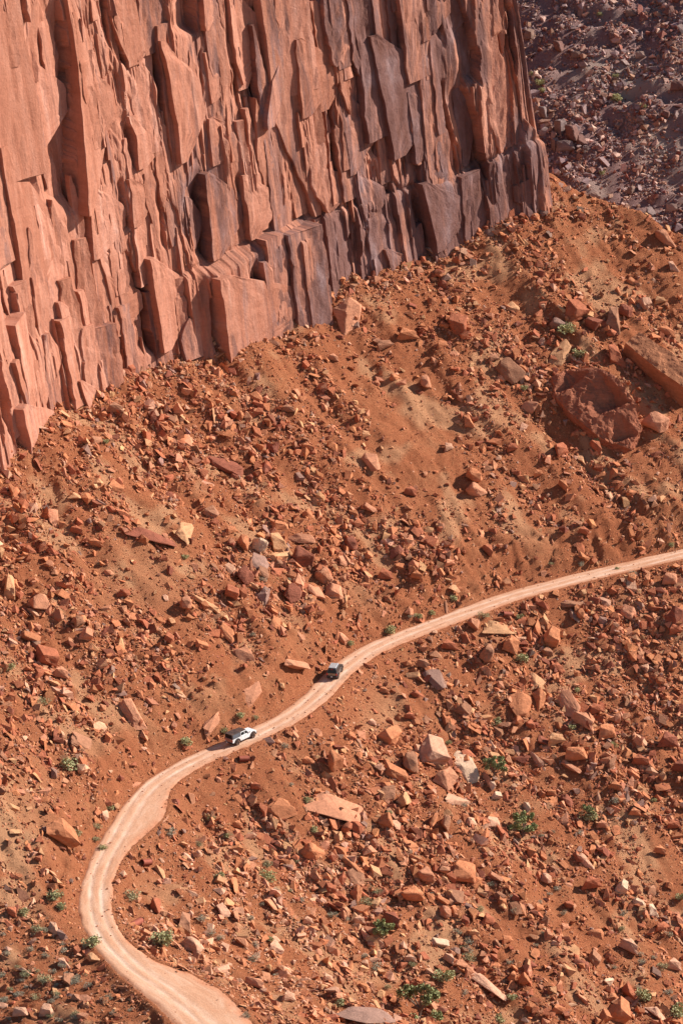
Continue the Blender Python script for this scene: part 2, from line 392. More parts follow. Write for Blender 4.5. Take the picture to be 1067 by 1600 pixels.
def panels(s, t, wavg, havg, amp, seed, warp, tilt, vt=0.0):
    """blocky joints: vertical panels of uneven width broken at uneven heights, each face planar and a little turned"""
    r = np.random.default_rng(seed)
    bd = np.r_[0, np.cumsum(wavg*r.lognormal(0, .6, int(330/wavg*1.5)))]-30; nb = len(bd)
    off_ = np.stack([warp*pln(TT, havg*.45, r)+.25*warp*pln(TT, havg*.12, r) for _ in range(nb)])
    i = np.empty(s.shape, int); wd = np.empty(s.shape); fr = np.empty(s.shape)
    for q in range(len(TT)):
        b_ = np.sort(bd+off_[:, q]); k_ = np.clip(np.searchsorted(b_, CS)-1, 0, nb-2); i[:, q] = k_
        wd[:, q] = np.maximum(b_[k_+1]-b_[k_], .05); fr[:, q] = (CS-b_[k_])/wd[:, q]
    hh = havg*(.45+1.3*r.random(nb)); ph = r.random(nb)*7; sl_ = (r.random(nb)-.5)*2.4
    tj = t/hh[i]+ph[i]+(sl_[i]*(fr-.5)+1.3*np.abs(fr-.5))*wd/hh[i]
    j = np.floor(tj).astype(int); ft = tj-j
    o = hash01(i, j, seed); tl = hash01(i, j+50, seed+3); tv = hash01(i, j+90, seed+5)
    return amp*((o-.5)*2+tilt*(tl-.32)*(fr-.5)*-2+vt*(tv-.4)*(ft-.5)), hash01(i, j+7, seed+9)
D = .9*perlin(TS/30, tS/80, 81)
a1, f1 = panels(TS, tS, 8.0, 40, .75, 3, 1.0, 1.7, 1.4)
a2, f2 = panels(TS, tS, 3.2, 22, .40, 5, .45, 1.3, .9)
a3, f3 = panels(TS, tS, 1.0, 5, .15, 8, .22, 1.0, .8)
act = sstep(-.05, .4, fbm(TS/11, tS/22, 3, 91))                # smooth walls and shattered zones alternate
D = D+a1+a2*(.4+.8*act)+a3*(.3+1.1*act)+.10*fbm(TS/3.5, tS/6, 4, 95)-1.0
# curved scars where slabs have fallen away: sharp along the top and the right edge, running out to the lower left
rs = np.random.default_rng(23)
for q in range(90):
    s0 = rs.uniform(CS[0]+40, CS[-1]-40); t0 = rs.uniform(2, 100); wd = 1.2*rs.lognormal(0, .55); hg = wd*rs.uniform(1.4, 4.5); dp = rs.uniform(.25, .6)*min(wd, 2.6)
    i0, i1 = np.searchsorted(CS, [s0-wd*1.2, s0+wd*1.2]); j0, j1 = np.searchsorted(TT, [t0-hg*1.6, t0+hg*1.1])
    a = (TS[i0:i1, j0:j1]-s0)/wd; b = (tS[i0:i1, j0:j1]-t0)/hg
    rad = np.zeros_like(a)
    for th in np.linspace(0, 2*math.pi, rs.integers(5, 8), endpoint=False)+rs.uniform(-.3, .3):
        rad = np.maximum(rad, (a*math.cos(th)+b*math.sin(th))/rs.uniform(.6, 1))
    D[i0:i1, j0:j1] -= dp*(rad < 1)*np.clip(.2+.8*(a+1)/2, 0, 1)*np.clip(.55+.45*b, .1, 1)
# thin cracks
cr_ = np.abs(perlin(TS/6.5, tS/45, 99)+.12*perlin(TS/1.7, tS/3, 98)); D = D-.6*(1-sstep(0, .018, cr_))*sstep(-.1, .3, perlin(TS/9, tS/14, 92))
# edges traced from the photograph: (polyline, depth m, share proud, px width right, px width left)
EDG = [
 ([(36,95),(53,200),(62,230)],2.0,.6,26,16), ([(2,240),(10,305),(22,355),(28,400),(38,470),(44,500)],2.2,.7,30,14),
 ([(100,-20),(112,60),(120,110),(127,220),(131,330)],2.6,.35,16,60), ([(121,100),(135,165),(146,228)],1.2,.7,18,10),
 ([(170,-20),(185,65),(205,98)],2.4,.6,26,14), ([(205,190),(213,205),(216,258)],2.0,.6,20,14), ([(203,290),(206,300),(208,350)],1.4,.6,16,10),
 ([(252,70),(276,197),(279,250)],2.0,.6,24,16), ([(317,-20),(319,42)],2.6,.3,12,40), ([(326,90),(334,155)],1.3,.7,20,8), ([(330,195),(334,255)],1.0,.6,20,8),
 ([(428,-20),(434,25),(440,100),(424,130),(411,195)],3.6,.4,26,46), ([(364,-10),(370,60),(382,137)],1.5,.6,24,10), ([(462,70),(465,120),(469,180)],2.0,.6,30,14),
 ([(492,10),(501,90),(502,172)],1.4,.7,26,8), ([(534,150),(538,200),(541,262)],1.8,.6,24,14), ([(318,278),(325,340),(330,400)],2.6,.5,24,24),
 ([(297,315),(305,385)],1.6,.6,14,12), ([(381,280),(391,370)],1.2,.7,20,8), ([(499,270),(513,328)],1.8,.5,20,16),
 ([(580,65),(595,137),(606,190),(617,245)],2.6,.7,34,16), ([(688,0),(700,58)],1.6,.5,20,14), ([(720,-20),(733,40),(746,80),(751,125)],3.0,.5,24,26),
 ([(733,125),(742,170),(752,215),(777,308)],3.4,.5,26,34), ([(702,135),(713,200),(728,270)],1.8,.6,24,20), ([(660,295),(681,390)],2.0,.6,22,14),
 ([(792,250),(809,340)],1.8,.6,14,12), ([(819,235),(832,330)],2.0,.6,14,14), ([(536,165),(551,270)],1.8,.6,24,14), ([(605,398),(621,448)],1.2,.6,16,10),
 ([(230,410),(240,470),(251,545)],3.2,.5,26,34), ([(321,440),(330,500),(338,570)],3.0,.7,44,16), ([(395,415),(411,510)],2.0,.5,22,18), ([(432,412),(446,505)],1.0,.7,22,6),
 ([(116,600),(127,630),(140,662)],2.0,.6,18,12), ([(0,572),(12,610),(24,642)],2.4,.7,30,14), ([(8,645),(22,700),(34,760)],2.8,.8,36,12), ([(158,400),(178,455)],1.6,.6,20,14),
 ([(170,440),(187,520)],1.2,.6,24,10), ([(798,-20),(806,60),(813,125)],2.0,.6,12,14), ([(560,280),(572,350)],1.0,.6,20,8), ([(640,150),(652,250)],1.2,.6,24,12), ([(458,420),(470,510)],1.2,.6,18,8),
 ([(60,330),(74,420),(84,500)],1.4,.6,24,10), ([(92,480),(104,560)],1.2,.6,20,10), ([(140,300),(150,400)],1.2,.6,22,12), ([(262,300),(270,380)],1.2,.6,18,10), ([(655,-20),(662,60)],1.4,.6,22,10)]
rj = np.random.default_rng(61)
for n_e, (pl_, dep, pr, wr, wl) in enumerate(EDG):
    pv_ = np.array([q[1] for q in pl_], float); pu_ = np.array([q[0] for q in pl_], float)
    m_ = (V > pv_[0]-22) & (V < pv_[-1]+22) & (U > pu_.min()-190) & (U < pu_.max()+150)
    vv = V[m_]; uu = U[m_]; tt_ = tS[m_]; du = uu-np.interp(vv, pv_, pu_)-4.5*pln(tt_, 7, rj)-2*pln(tt_, 1.8, rj)
    Lv = pv_[-1]-pv_[0]; ta = np.clip((vv-pv_[0]+14)/(.25*Lv+14), 0, 1); tb = np.clip((pv_[-1]+14-vv)/(.3*Lv+14), 0, 1)
    env = np.minimum(ta if n_e % 3 else sstep(0, .5, ta), tb if n_e % 2 else sstep(0, .4, tb))
    prof = np.where(du > 0, 0, -(1-.5*pr)*np.clip(1+du/(1.3*wl), 0, 1))
    D[m_] += 1.5*dep*env*prof
# bedding break: the lower band stands forward below a rubble-strewn ledge
lu = [-300,0,120,152,324,354,440,540,628,714,775,830,900]; lv = [700,548,500,486,415,400,354,329,303,283,250,223,200]
dvl = V-np.interp(U, lu, lv)-3*fbm(TS/2.5, tS*0, 3, 67)
D += .5*sstep(-1.5, 1.5, dvl)*sstep(100, 260, U)-.5*np.exp(-((dvl+3)/3)**2)*sstep(160, 300, U)
# forward buttress left of x=487 at the foot, set-back beyond it
jx = 5*pln(tS, 4, rj)+2*pln(tS, 1.2, rj)
D += 2.6*sstep(2, -2, U-487-.13*(V-420)-jx*.6)*sstep(0, 14, dvl)*sstep(300, 330, U)
D += 2.2*sstep(2, -2, U-184-.1*(V-560)-jx)*sstep(470, 560, V)
for q in range(2): D[:, 1:-1] = .18*D[:, :-2]+.64*D[:, 1:-1]+.18*D[:, 2:]
Pc = cliff_pos(D)
for q in range(3): Pc[:, -3+q, :2] -= CN*(30*(q+1)**1.5); 
varn = np.clip(.30+.40*sstep(380, 620, U)-.28*sstep(380, 100, U)+.55*fbm(TS/9, tS/16, 4, 101)+.22*sstep(0, 20, dvl)*sstep(240, 330, U)-.25*sstep(.0, .6, act-.4), 0, 1)
cf = grid_faces(*TS.shape)[:, ::-1]; outv = (V < -230).ravel(); cf = cf[~outv[cf].all(1)]
me = mesh_np('cliff', Pc.reshape(-1, 3), cf, M_CLIFF, False)
fattr(me, 'varnish', varn); fattr(me, 'tint', .45*f1+.35*f2+.2*f3); uvset(me, np.stack([TS.ravel(), tS.ravel()], 1))
cliff = tag(link('cliff', me), 'sheer fractured red sandstone cliff with dark desert varnish above the talus', kind='structure')
# slabs and columns split off the wall: flat faced, ragged edged, each proud of its neighbours by its own amount
rc_ = np.random.default_rng(501); SLABS = []
tl_s = np.array([np.interp(0, (V[q]-np.interp(U[q], lu, lv))[::-1], TT[::-1]) for q in range(len(CS))])   # height of the bedding break along the wall
def rag(n, amp, r_): return np.interp(np.linspace(0, 1, n), np.linspace(0, 1, max(3, n//2)), r_.uniform(-amp, amp, max(3, n//2)))+r_.uniform(-.3, .3, n)*amp
def slab(s0, lx, rx_, z, y0, ax, az, va, cham=.10):
    """outline given by left x and right x at heights z (relative to s0, metres); front plane y0+ax*x+az*(z-zmid)"""
    n = len(z); px_ = np.r_[lx, rx_[::-1]]; pz_ = np.r_[z, z[::-1]]; cx_, cz_ = px_.mean(), pz_.mean(); W_ = max(px_.max()-px_.min(), .3)
    ins = cham*min(W_, 2.2)*rc_.uniform(.1, 1.3, 2*n)
    fx = px_-np.sign(px_-np.interp(pz_, z, (lx+rx_)/2))*np.minimum(ins, .45*np.abs(px_-np.interp(pz_, z, (lx+rx_)/2))); fz = pz_-np.sign(pz_-cz_)*ins*.4*(np.abs(pz_-cz_) > .4*(z.max()-z.min()))
    NC = int(np.clip(W_/.7, 3, 9)); kc = np.linspace(0, 1, NC)[None]
    lf, rf = fx[:n], fx[n:][::-1]; zl_, zr_ = fz[:n], fz[n:][::-1]
    gx_ = lf[:, None]*(1-kc)+rf[:, None]*kc; gz_ = zl_[:, None]*(1-kc)+zr_[:, None]*kc
    sd_ = rc_.uniform(0, 300); am = .05*min(W_, 3)
    gy_ = y0+ax*(gx_-cx_)+az*(gz_-cz_)+am*(fbm((gx_+sd_)/1.1, gz_/3.2, 2, 611)+1.1*(hash01(np.floor((gx_+sd_+.25*gz_)/(.45*W_+.3)), np.floor((gz_+.5*gx_)/(2.2+.6*W_)), 617)-.5))
    sel_ = rc_.random()
    if sel_ < .45: gy_ -= rc_.uniform(.2, .6)*min(W_*.35, .8)*np.clip((gz_-(cz_+rc_.uniform(-.1, .35)*(z.max()-z.min()))-rc_.uniform(-.8, .8)*(gx_-cx_))/.6, 0, 1)      # a spalled upper part
    ymf = np.r_[gy_[:, 0], gy_[::-1, -1]]; ym = ymf-ins*1.1; yb = np.minimum(ym-.6, -2.6)
    gP = (gx_.ravel(), gy_.ravel(), gz_.ravel()); ring = [gP, (px_, ym, pz_), (px_, yb, pz_)]; P = []; uvs = []
    for X_, Y_, Z_ in ring:
        ss_ = np.clip(s0+X_, CS[0], CS[-1]-.01); q = np.searchsorted(CS, ss_, 'right')-1; q = np.clip(q, 0, len(CS)-2); f_ = ((ss_-CS[q])/(CS[q+1]-CS[q]))[:, None]
        c_ = CP[q]*(1-f_)+CP[q+1]*f_; n_v = CN[q]*(1-f_)+CN[q+1]*f_; out_ = (Y_-BAT*Z_)[:, None]
        P.append(np.hstack([c_+n_v*out_, (zb_c[q]+Z_)[:, None]])); uvs.append(np.stack([ss_, Z_], 1))
    m = 2*n; F_ = []; g0 = n*NC
    for q in range(n-1):
        for k_ in range(NC-1): i_ = q*NC+k_; F_ += [(i_, i_+1, i_+NC+1), (i_, i_+NC+1, i_+NC)]
    per = [q*NC for q in range(n)]+[q*NC+NC-1 for q in range(n-1, -1, -1)]
    for q in range(m): k_ = (q+1) % m; F_ += [(per[q], per[k_], g0+k_), (per[q], g0+k_, g0+q), (g0+q, g0+k_, g0+m+k_), (g0+q, g0+m+k_, g0+m+q)]
    SLABS.append(((px_.max()-px_.min())*(z.max()-z.min()), np.vstack(P), np.array(F_), np.vstack(uvs), np.clip(va, 0, 1), rc_.random()))
def va_at(s0, t0):
    q = min(np.searchsorted(CS, s0), len(CS)-1); k_ = min(np.searchsorted(TT, t0), len(TT)-1); return varn[q, k_]+rc_.normal(0, .08), U[q, k_], V[q, k_]
def add_slab(s0, t0, w_, h_, y0, tp=None, bt=None):
    va, u_, v_ = va_at(s0, t0)
    if u_ < -60 or u_ > 1000 or v_ < -140: return
    n = int(np.clip(h_/.7, 6, 30)); z = np.linspace(-h_/2, h_/2, n); f = np.linspace(0, 1, n); z[1:-1] += rc_.uniform(-.3, .3, n-2)*h_/n
    tp = rc_.choice([.05, .3, .7, 1]) if tp is None else tp; bt = rc_.choice([.15, .6, 1, 1]) if bt is None else bt
    env = np.minimum(np.minimum(1, bt+(1-bt)*f/.3), np.minimum(1, tp+(1-tp)*(1-f)/rc_.uniform(.25, .6)))
    sk = rc_.uniform(-1, 1)*w_*.35; c_ = sk*(1-env)+rc_.normal(0, .015)*(z)
    lx = c_-w_/2*env+rag(n, .11*min(w_, 3), rc_); rx2 = np.maximum(c_+w_/2*env+rag(n, .11*min(w_, 3), rc_), lx+.06)
    q = min(np.searchsorted(CS, s0), len(CS)-1); k_ = min(np.searchsorted(TT, t0), len(TT)-1)
    yb0 = D[q, k_]; p = y0; m_ = rc_.random()                    # proud along one edge, running out flush with the wall at the other
    if m_ < .68: ax, yc = -(p+.15)/w_, yb0+p/2-.05
    elif m_ < .86: ax, yc = (p+.15)/w_, yb0+p/2-.05
    else: ax, yc = rc_.normal(0, .06), yb0+.6*p
    az = rc_.choice([-1, 0, 0, 1])*.7*p/h_+rc_.normal(0, .008)
    slab(s0, lx, rx2, z+t0, yc, ax, az, va, .07)
vis = CS[(uB > -80)]; s_lo = vis.min()-2; s_hi = np.interp(len(left)+len(sm)-1, np.arange(len(cl)), np.r_[0, np.cumsum(np.linalg.norm(np.diff(cl, axis=0), axis=1))])
for q in range(75):
    w_ = 5.4*rc_.lognormal(0, .45); h_ = w_*rc_.uniform(3.5, 8); s0 = rc_.uniform(s_lo, s_hi-w_*.6); tl0 = np.interp(s0, CS, tl_s); t0 = rc_.uniform(-4, 100)
    if t0-h_/2 < tl0 and np.interp(s0, CS, uB) > 230: t0 = tl0+h_/2+rc_.uniform(-.5, 2)
    add_slab(s0, t0, w_, h_, rc_.uniform(.3, 1.05))
for q in range(210):
    w_ = 2.1*rc_.lognormal(0, .45); h_ = w_*rc_.uniform(3.5, 11); s0 = rc_.uniform(s_lo, s_hi); tl0 = np.interp(s0, CS, tl_s); t0 = rc_.uniform(-3, 100)
    if t0-h_/2 < tl0 and np.interp(s0, CS, uB) > 200: t0 = tl0+h_/2+rc_.uniform(-.6, 1.5)
    add_slab(s0, t0, w_, h_, rc_.uniform(.18, .65))
for q in range(1300):
    w_ = .7*rc_.lognormal(0, .45); h_ = w_*rc_.uniform(2.5, 10); s0 = rc_.uniform(s_lo, s_hi+3); t0 = rc_.uniform(-2, 100)
    k_ = act[min(np.searchsorted(CS, s0), len(CS)-1), min(np.searchsorted(TT, t0), len(TT)-1)]
    if rc_.random() > .05+.85*k_: continue
    add_slab(s0, t0, w_, h_, rc_.uniform(.12, .45))
s0 = s_lo
while s0 < s_hi+2:                                          # the lower band, split into uneven columns whose tops make the broken ledge
    w_ = 3.6*rc_.lognormal(0, .55); tl0 = np.interp(s0+w_/2, CS, tl_s); u_ = np.interp(s0, CS, uB)
    if u_ > 170:
        top = tl0+rc_.normal(-.3, .6)
        if rc_.random() < .7: add_slab(s0+w_/2, (top-6)/2, w_*1.02, top+6, rc_.uniform(.15, .7), 1, 1)
        hh_ = rc_.uniform(.3, .8)*max(top, 3); add_slab(s0+rc_.uniform(0, w_), rc_.uniform(.1, .6)*top, w_*rc_.uniform(.25, .6), hh_, rc_.uniform(.2, .6))
    else:
        h_ = rc_.uniform(5, 18); add_slab(s0+w_/2, h_/2-5, w_, h_+4, rc_.uniform(.4, 1.3), rc_.choice([.1, .4, 1]), 1)
    s0 += w_*rc_.uniform(.8, 1.6)
for n_e, (pl_, dep, pr_, wr, wl) in enumerate(EDG):         # slabs whose shaded left edge follows a line traced from the photograph
    pts = []
    for (a_, b_) in pl_:
        q = np.unravel_index(np.argmin((U-a_)**2+(V-b_)**2), U.shape); pts.append((CS[q[0]], TT[q[1]]))
    pts = np.array(pts)[::-1]; 
    if pts[-1, 1]-pts[0, 1] < 2 or pts[:, 0].max() > s_hi-1.5 or np.ptp(pts[:, 0]) > 14: continue
    n = int(np.clip((pts[-1, 1]-pts[0, 1])/.8, 6, 20)); z = np.linspace(pts[0, 1]-.8, pts[-1, 1]+.8, n); lx = np.interp(z, pts[:, 1], pts[:, 0])+rag(n, .22, rc_); s0 = lx.mean()
    w_ = wr*.20*rc_.uniform(.8, 1.3); f = np.linspace(0, 1, n); env = np.minimum(1, np.minimum(.25+f/.4, .15+(1-f)/.5))
    rx2 = lx+w_*env+rag(n, .2, rc_); rx2 = np.maximum(rx2, lx+.15); va, _, _ = va_at(s0, z.mean())
    q = min(np.searchsorted(CS, s0+w_/2), len(CS)-1); k_ = min(np.searchsorted(TT, z.mean()), len(TT)-1); p = .62*dep; w_ = w_*1.5
    slab(s0, lx-s0, rx2-s0+.5*w_*env, z, D[q, k_]+p*.45, -(p+.1)/(1.2*w_), 0, va, .04)
SLABS.sort(key=lambda q: -q[0])
def slab_mesh(name, L_):
    base = 0; v_, f_, u_, va_, ti_ = [], [], [], [], []
    for (_, P, F_, uv_, va, ti) in L_: v_.append(P); f_.append(F_+base); u_.append(uv_); va_.append(np.full(len(P), va)); ti_.append(np.full(len(P), ti)); base += len(P)
    me = mesh_np(name, np.vstack(v_), np.vstack(f_), M_CLIFF); fattr(me, 'varnish', np.concatenate(va_)); fattr(me, 'tint', np.concatenate(ti_)); uvset(me, np.vstack(u_)); return me
for q in SLABS[:300]: link('slab', slab_mesh('slab', [q]), cliff)
tag(link('slab_fragments', slab_mesh('slab_fragments', SLABS[300:]), cliff), kind='stuff')
print('slabs', len(SLABS))
# ------------------------------------------------------------------ the slope across the canyon
FU = np.array([.30, .954]); fp = CAM+ray(1067, 400)/np.linalg.norm(ray(1067, 400))*840.
def Hfar(x, y): return fp[2]-6+.58*((x-fp[0])*FU[0]+(y-fp[1])*FU[1])
xs = axis(35, 190, 1.0, -60, 420, 1.2); ys = axis(fp[1]-70, fp[1]+260, 1.2, fp[1]-260, fp[1]+560, 1.2)
gx, gy = np.meshgrid(xs, ys); zf = Hfar(gx, gy)
fu, fv, _ = proj(np.stack([gx, gy, zf], -1))
al = gx*FU[0]+gy*FU[1]; ac = -gx*FU[1]+gy*FU[0]
zf = zf+2.6*fbm(ac/22+.4*perlin(al/30, ac/30, 7), al/70, 3, 301)+.8*fbm(gx/6, gy/6, 4, 305, .6)
st_ = al/9+.5*perlin(ac/20, al/20, 311); zf = zf+1.2*(sstep(.35, .5, st_-np.floor(st_))-.5)*sstep(0, .3, perlin(ac/25, al/14, 315))
XF, YF, ZF = xs, ys, zf
HF = lambda x, y: bil(ZF, XF, YF, x, y)
palef = np.clip(.9*np.exp(-(((fu-975)/75)**2+((fv-125)/28)**2))+.6*np.exp(-(((fu-1040)/45)**2+((fv-240)/50)**2))+.35*sstep(.1, .5, fbm(gx/14, gy/14, 3, 321)), 0, .85)
me = mesh_np('far_slope', np.stack([gx, gy, zf], -1).reshape(-1, 3), grid_faces(*gx.shape), M_FAR, True); fattr(me, 'pale', palef)
tag(link('far_slope', me), 'dim purple-brown rubble hillside across the canyon behind the cliff corner', kind='structure')

# ------------------------------------------------------------------ stones
PAL = {'o': (.47,.195,.10), 'r': (.38,.135,.075), 'd': (.25,.09,.058), 't': (.54,.30,.165), 'p': (.57,.33,.225), 'w': (.63,.45,.32), 'g': (.30,.185,.15), 'k': (.51,.24,.145), 'b': (.34,.17,.105)}
def hull(pts):
    bm = bmesh.new(); [bm.verts.new(p) for p in pts]
    r = bmesh.ops.convex_hull(bm, input=bm.verts)
    bmesh.ops.delete(bm, geom=list({g for g in r['geom_interior']+r['geom_unused'] if isinstance(g, bmesh.types.BMVert)}), context='VERTS')
    return bm
def block_pts(r, n_extra, j=.22):
    pts = []; sh = (r.uniform(-.35, .35), r.uniform(-.35, .35), r.uniform(-.25, .25)); tp = (r.uniform(.55, 1), r.uniform(.55, 1))
    for sx in (-1, 1):
        for sy in (-1, 1):
            for sz in (-1, 1):
                for _ in range(r.choice((0, 1, 1, 2))):
                    p = Vector((sx*(1-r.random()*j*2.6), sy*(1-r.random()*j*2.6), sz*(1-r.random()*j*2)))*.5
                    if sz > 0: p.x *= tp[0]; p.y *= tp[1]
                    pts.append(Vector((p.x+sh[0]*p.z+sh[2]*p.y, p.y+sh[1]*p.z, p.z+sh[2]*.6*p.x)))
    for _ in range(n_extra):
        q = Vector([r.gauss(0, 1) for _ in range(3)]).normalized(); pts.append(q*.53)
    return pts
def arrays(bm):
    bmesh.ops.triangulate(bm, faces=bm.faces[:]); bm.verts.index_update()
    v = np.array([x.co[:] for x in bm.verts]); f = np.array([[q.index for q in x.verts] for x in bm.faces]); return v, f
pr = random.Random(5); SMALL = []
for k in range(20):
    bm = hull(sorted(block_pts(pr, 1, .30), key=lambda p: -p.length)[:8]); SMALL.append(arrays(bm)); bm.free()
def rubble(name, P, Nn, size, asp, col, mat, spin_dir=None, tilt=.35):
    """joins many stones into one mesh: positions, ground normals, sizes, aspect, colours"""
    n = len(P); r = np.random.default_rng(len(P))
    up_ = Nn+r.normal(0, tilt, (n, 3)); up_ /= np.linalg.norm(up_, axis=1)[:, None]
    ax = r.normal(0, 1, (n, 3))
    if spin_dir is not None: ax = ax*.8+spin_dir*r.choice([-1, 1], n)[:, None]
    ax -= (ax*up_).sum(1)[:, None]*up_; ax /= np.linalg.norm(ax, axis=1)[:, None]; ay = np.cross(up_, ax)
    pid = r.integers(0, len(SMALL), n); VV = []; FF = []; CC = []; base = 0
    for k in range(len(SMALL)):
        m_ = pid == k; v, f = SMALL[k]; c = m_.sum()
        if c == 0: continue
        sc = size[m_][:, None]*asp[m_]
        w_ = (v[None, :, 0, None]*sc[:, None, 0, None]*ax[m_][:, None]+v[None, :, 1, None]*sc[:, None, 1, None]*ay[m_][:, None]
              + v[None, :, 2, None]*sc[:, None, 2, None]*up_[m_][:, None])+P[m_][:, None]+up_[m_][:, None]*(sc[:, 2]*.22)[:, None, None]
        VV.append(w_.reshape(-1, 3)); FF.append((f[None]+(base+np.arange(c)*len(v))[:, None, None]).reshape(-1, 3)); base += c*len(v)
        CC.append(np.repeat(col[m_], len(v), 0))
    me = mesh_np(name, np.vstack(VV), np.vstack(FF), mat); C = np.vstack(CC)
    a = me.color_attributes.new('Col', 'FLOAT_COLOR', 'POINT'); a.data.foreach_set('color', np.hstack([C, np.ones((len(C), 1))]).astype(np.float32).ravel())
    print(name, n, 'stones', len(me.polygons), 'tris'); return me
def normals(H, x, y, e=1.2):
    nx = -(H(x+e, y)-H(x-e, y))/(2*e); ny = -(H(x, y+e)-H(x, y-e))/(2*e); n = np.stack([nx, ny, np.ones_like(nx)], 1)
    return n/np.linalg.norm(n, axis=1)[:, None]
def palette(r, n, keys, probs):
    c = np.array([PAL[k] for k in keys])[r.choice(len(keys), n, p=np.array(probs)/sum(probs))]
    return c*np.array([1.02, .92, .84])*r.uniform(.78, 1.2, (n, 1))*(1+r.normal(0, .02, (n, 3)))
def cliff_front(x, y):
    """distance in front of the cliff line, metres"""
    Q = CP[::10]; Qn = CN[::10]; o = np.empty(len(x))
    for a in range(0, len(x), 20000):
        p = np.stack([x[a:a+20000], y[a:a+20000]], 1); i = np.argmin((Q**2).sum(1)[None]-2*p@Q.T, 1)
        o[a:a+20000] = ((p-Q[i])*Qn[i]).sum(1)
    return o
# rocky and smooth patches (photo pixel, radius x, radius y, weight)
PATCH = [(300,680,170,90,1.3),(420,640,120,60,.8),(480,860,170,90,1.6),(110,800,110,50,.7),(60,960,120,110,.8),(860,560,130,110,1.0),(850,1060,190,140,1.5),(1000,1000,90,130,1.0),
         (620,1330,200,150,1.5),(480,1330,90,70,1.0),(800,1450,260,140,.9),(1000,1220,110,90,1.5),(60,1080,90,60,.8),(640,850,110,70,.7),(880,800,150,60,.7),(300,1400,110,70,.6),(720,1170,120,70,.7),
         (640,690,70,110,-1.1),(720,780,60,70,-.8),(230,900,90,40,-.8),(620,1110,90,50,-.9),(330,1230,110,30,-.6),(850,480,100,40,-.1),(950,440,120,60,-.5),(40,1260,50,60,-.4),(120,1000,140,160,.5),(100,1180,120,100,.5),(390,1080,60,50,-.6),(980,1130,80,60,-.5),(820,860,90,30,-.6),(860,1300,90,40,-.5)]
def rocky(u, v):
    w_ = np.full(u.shape, .9)
    for a, b, sx, sy, g in PATCH: w_ += g*np.exp(-((u-a)/sx)**2-((v-b)/sy)**2)
    return np.clip(w_, .08, 3.2)
r = np.random.default_rng(41); NN = 520000
x = r.uniform(-64, 70, NN); y = r.uniform(-108, 150, NN); z = HT(x, y)
u, v, _ = proj(np.stack([x, y, z], 1))
dd, ir = road_near(x, y); offr = np.where(dd > 0, dd-RP[ir, 3], -dd-RP[ir, 4])
fls = x*ca+y*sa; cts = -x*sa+y*ca
patchy = np.clip(.75+1.1*fbm(cts/5+.6*perlin(fls/14, cts/14, 407), fls/20, 3, 401)+.6*fbm(x/2, y/2, 2, 405), .12, 2.5)
cfd = cliff_front(x, y); wgt = rocky(u, v)*patchy+1.3*np.exp(-np.clip(cfd, 0, None)/3.0)
keep = visible(u, v, 60) & (offr > .25) & (cfd > -2.5) & (r.random(NN) < .05+wgt*.27)
keep &= ~((offr < 5) & (dd > 0) & (SLU[ir] > .3) & (r.random(NN) < .35))
x, y, z, u, v, wg = (q[keep] for q in (x, y, z, u, v, wgt)); n = len(x)
size = np.minimum(.205*(1-r.random(n))**(-1/1.95), 1.6)*np.clip(.72+.28*wg, .6, 1.35)
asp = np.stack([r.uniform(.9, 1.7, n), r.uniform(.7, 1.15, n), r.uniform(.35, .85, n)], 1)
col = palette(r, n, 'orkdtpgb', [30, 22, 16, 8, 9, 6, 3, 6])
pinkz = (np.exp(-((u-300)/190)**2-((v-1430)/110)**2)+np.exp(-((u-480)/160)**2-((v-1520)/100)**2)) > r.random(n)*1.1
col[pinkz] = palette(r, int(pinkz.sum()), 'pkto', [28, 28, 14, 30])
fall = np.array([ca, sa, -.5]); fall /= np.linalg.norm(fall)
me = rubble('talus_rubble', np.stack([x, y, z], 1), normals(HT, x, y), size, asp, col, M_STONE, fall)
tag(link('talus_rubble', me), 'countless small broken red and tan stones covering the talus', 'rubble', kind='stuff')
# windrow of gravel along both road edges belongs to the same litter, kept as its own strip
r = np.random.default_rng(43); n = 9000; i = r.integers(0, len(RP), n); sd = r.choice([-1, 1], n)
inn = r.random(n)**3*2.4*(r.random(n) < .35)
offe = -sd*inn+np.where(sd > 0, RP[i, 3]+r.normal(.05, .4, n), -RP[i, 4]-r.normal(.05, .4, n))
x = RP[i, 0]+RN[i, 0]*offe; y = RP[i, 1]+RN[i, 1]*offe; z = np.where(inn > .7, RP[i, 2]+.04, np.maximum(HT(x, y), RP[i, 2]-.12)); u, v, _ = proj(np.stack([x, y, z], 1)); k_ = visible(u, v)
x, y, z = x[k_], y[k_], z[k_]; n = len(x)
me = rubble('road_edge_gravel', np.stack([x, y, z], 1), normals(HT, x, y), .12+.25*r.random(n)**3, np.stack([r.uniform(.9,1.5,n), np.ones(n), r.uniform(.5,.9,n)], 1), palette(r, n, 'orktp', [30,20,20,10,10]), M_STONE)
tag(link('road_edge_gravel', me), 'loose red gravel pushed up along both edges of the dirt road', 'gravel', kind='stuff')
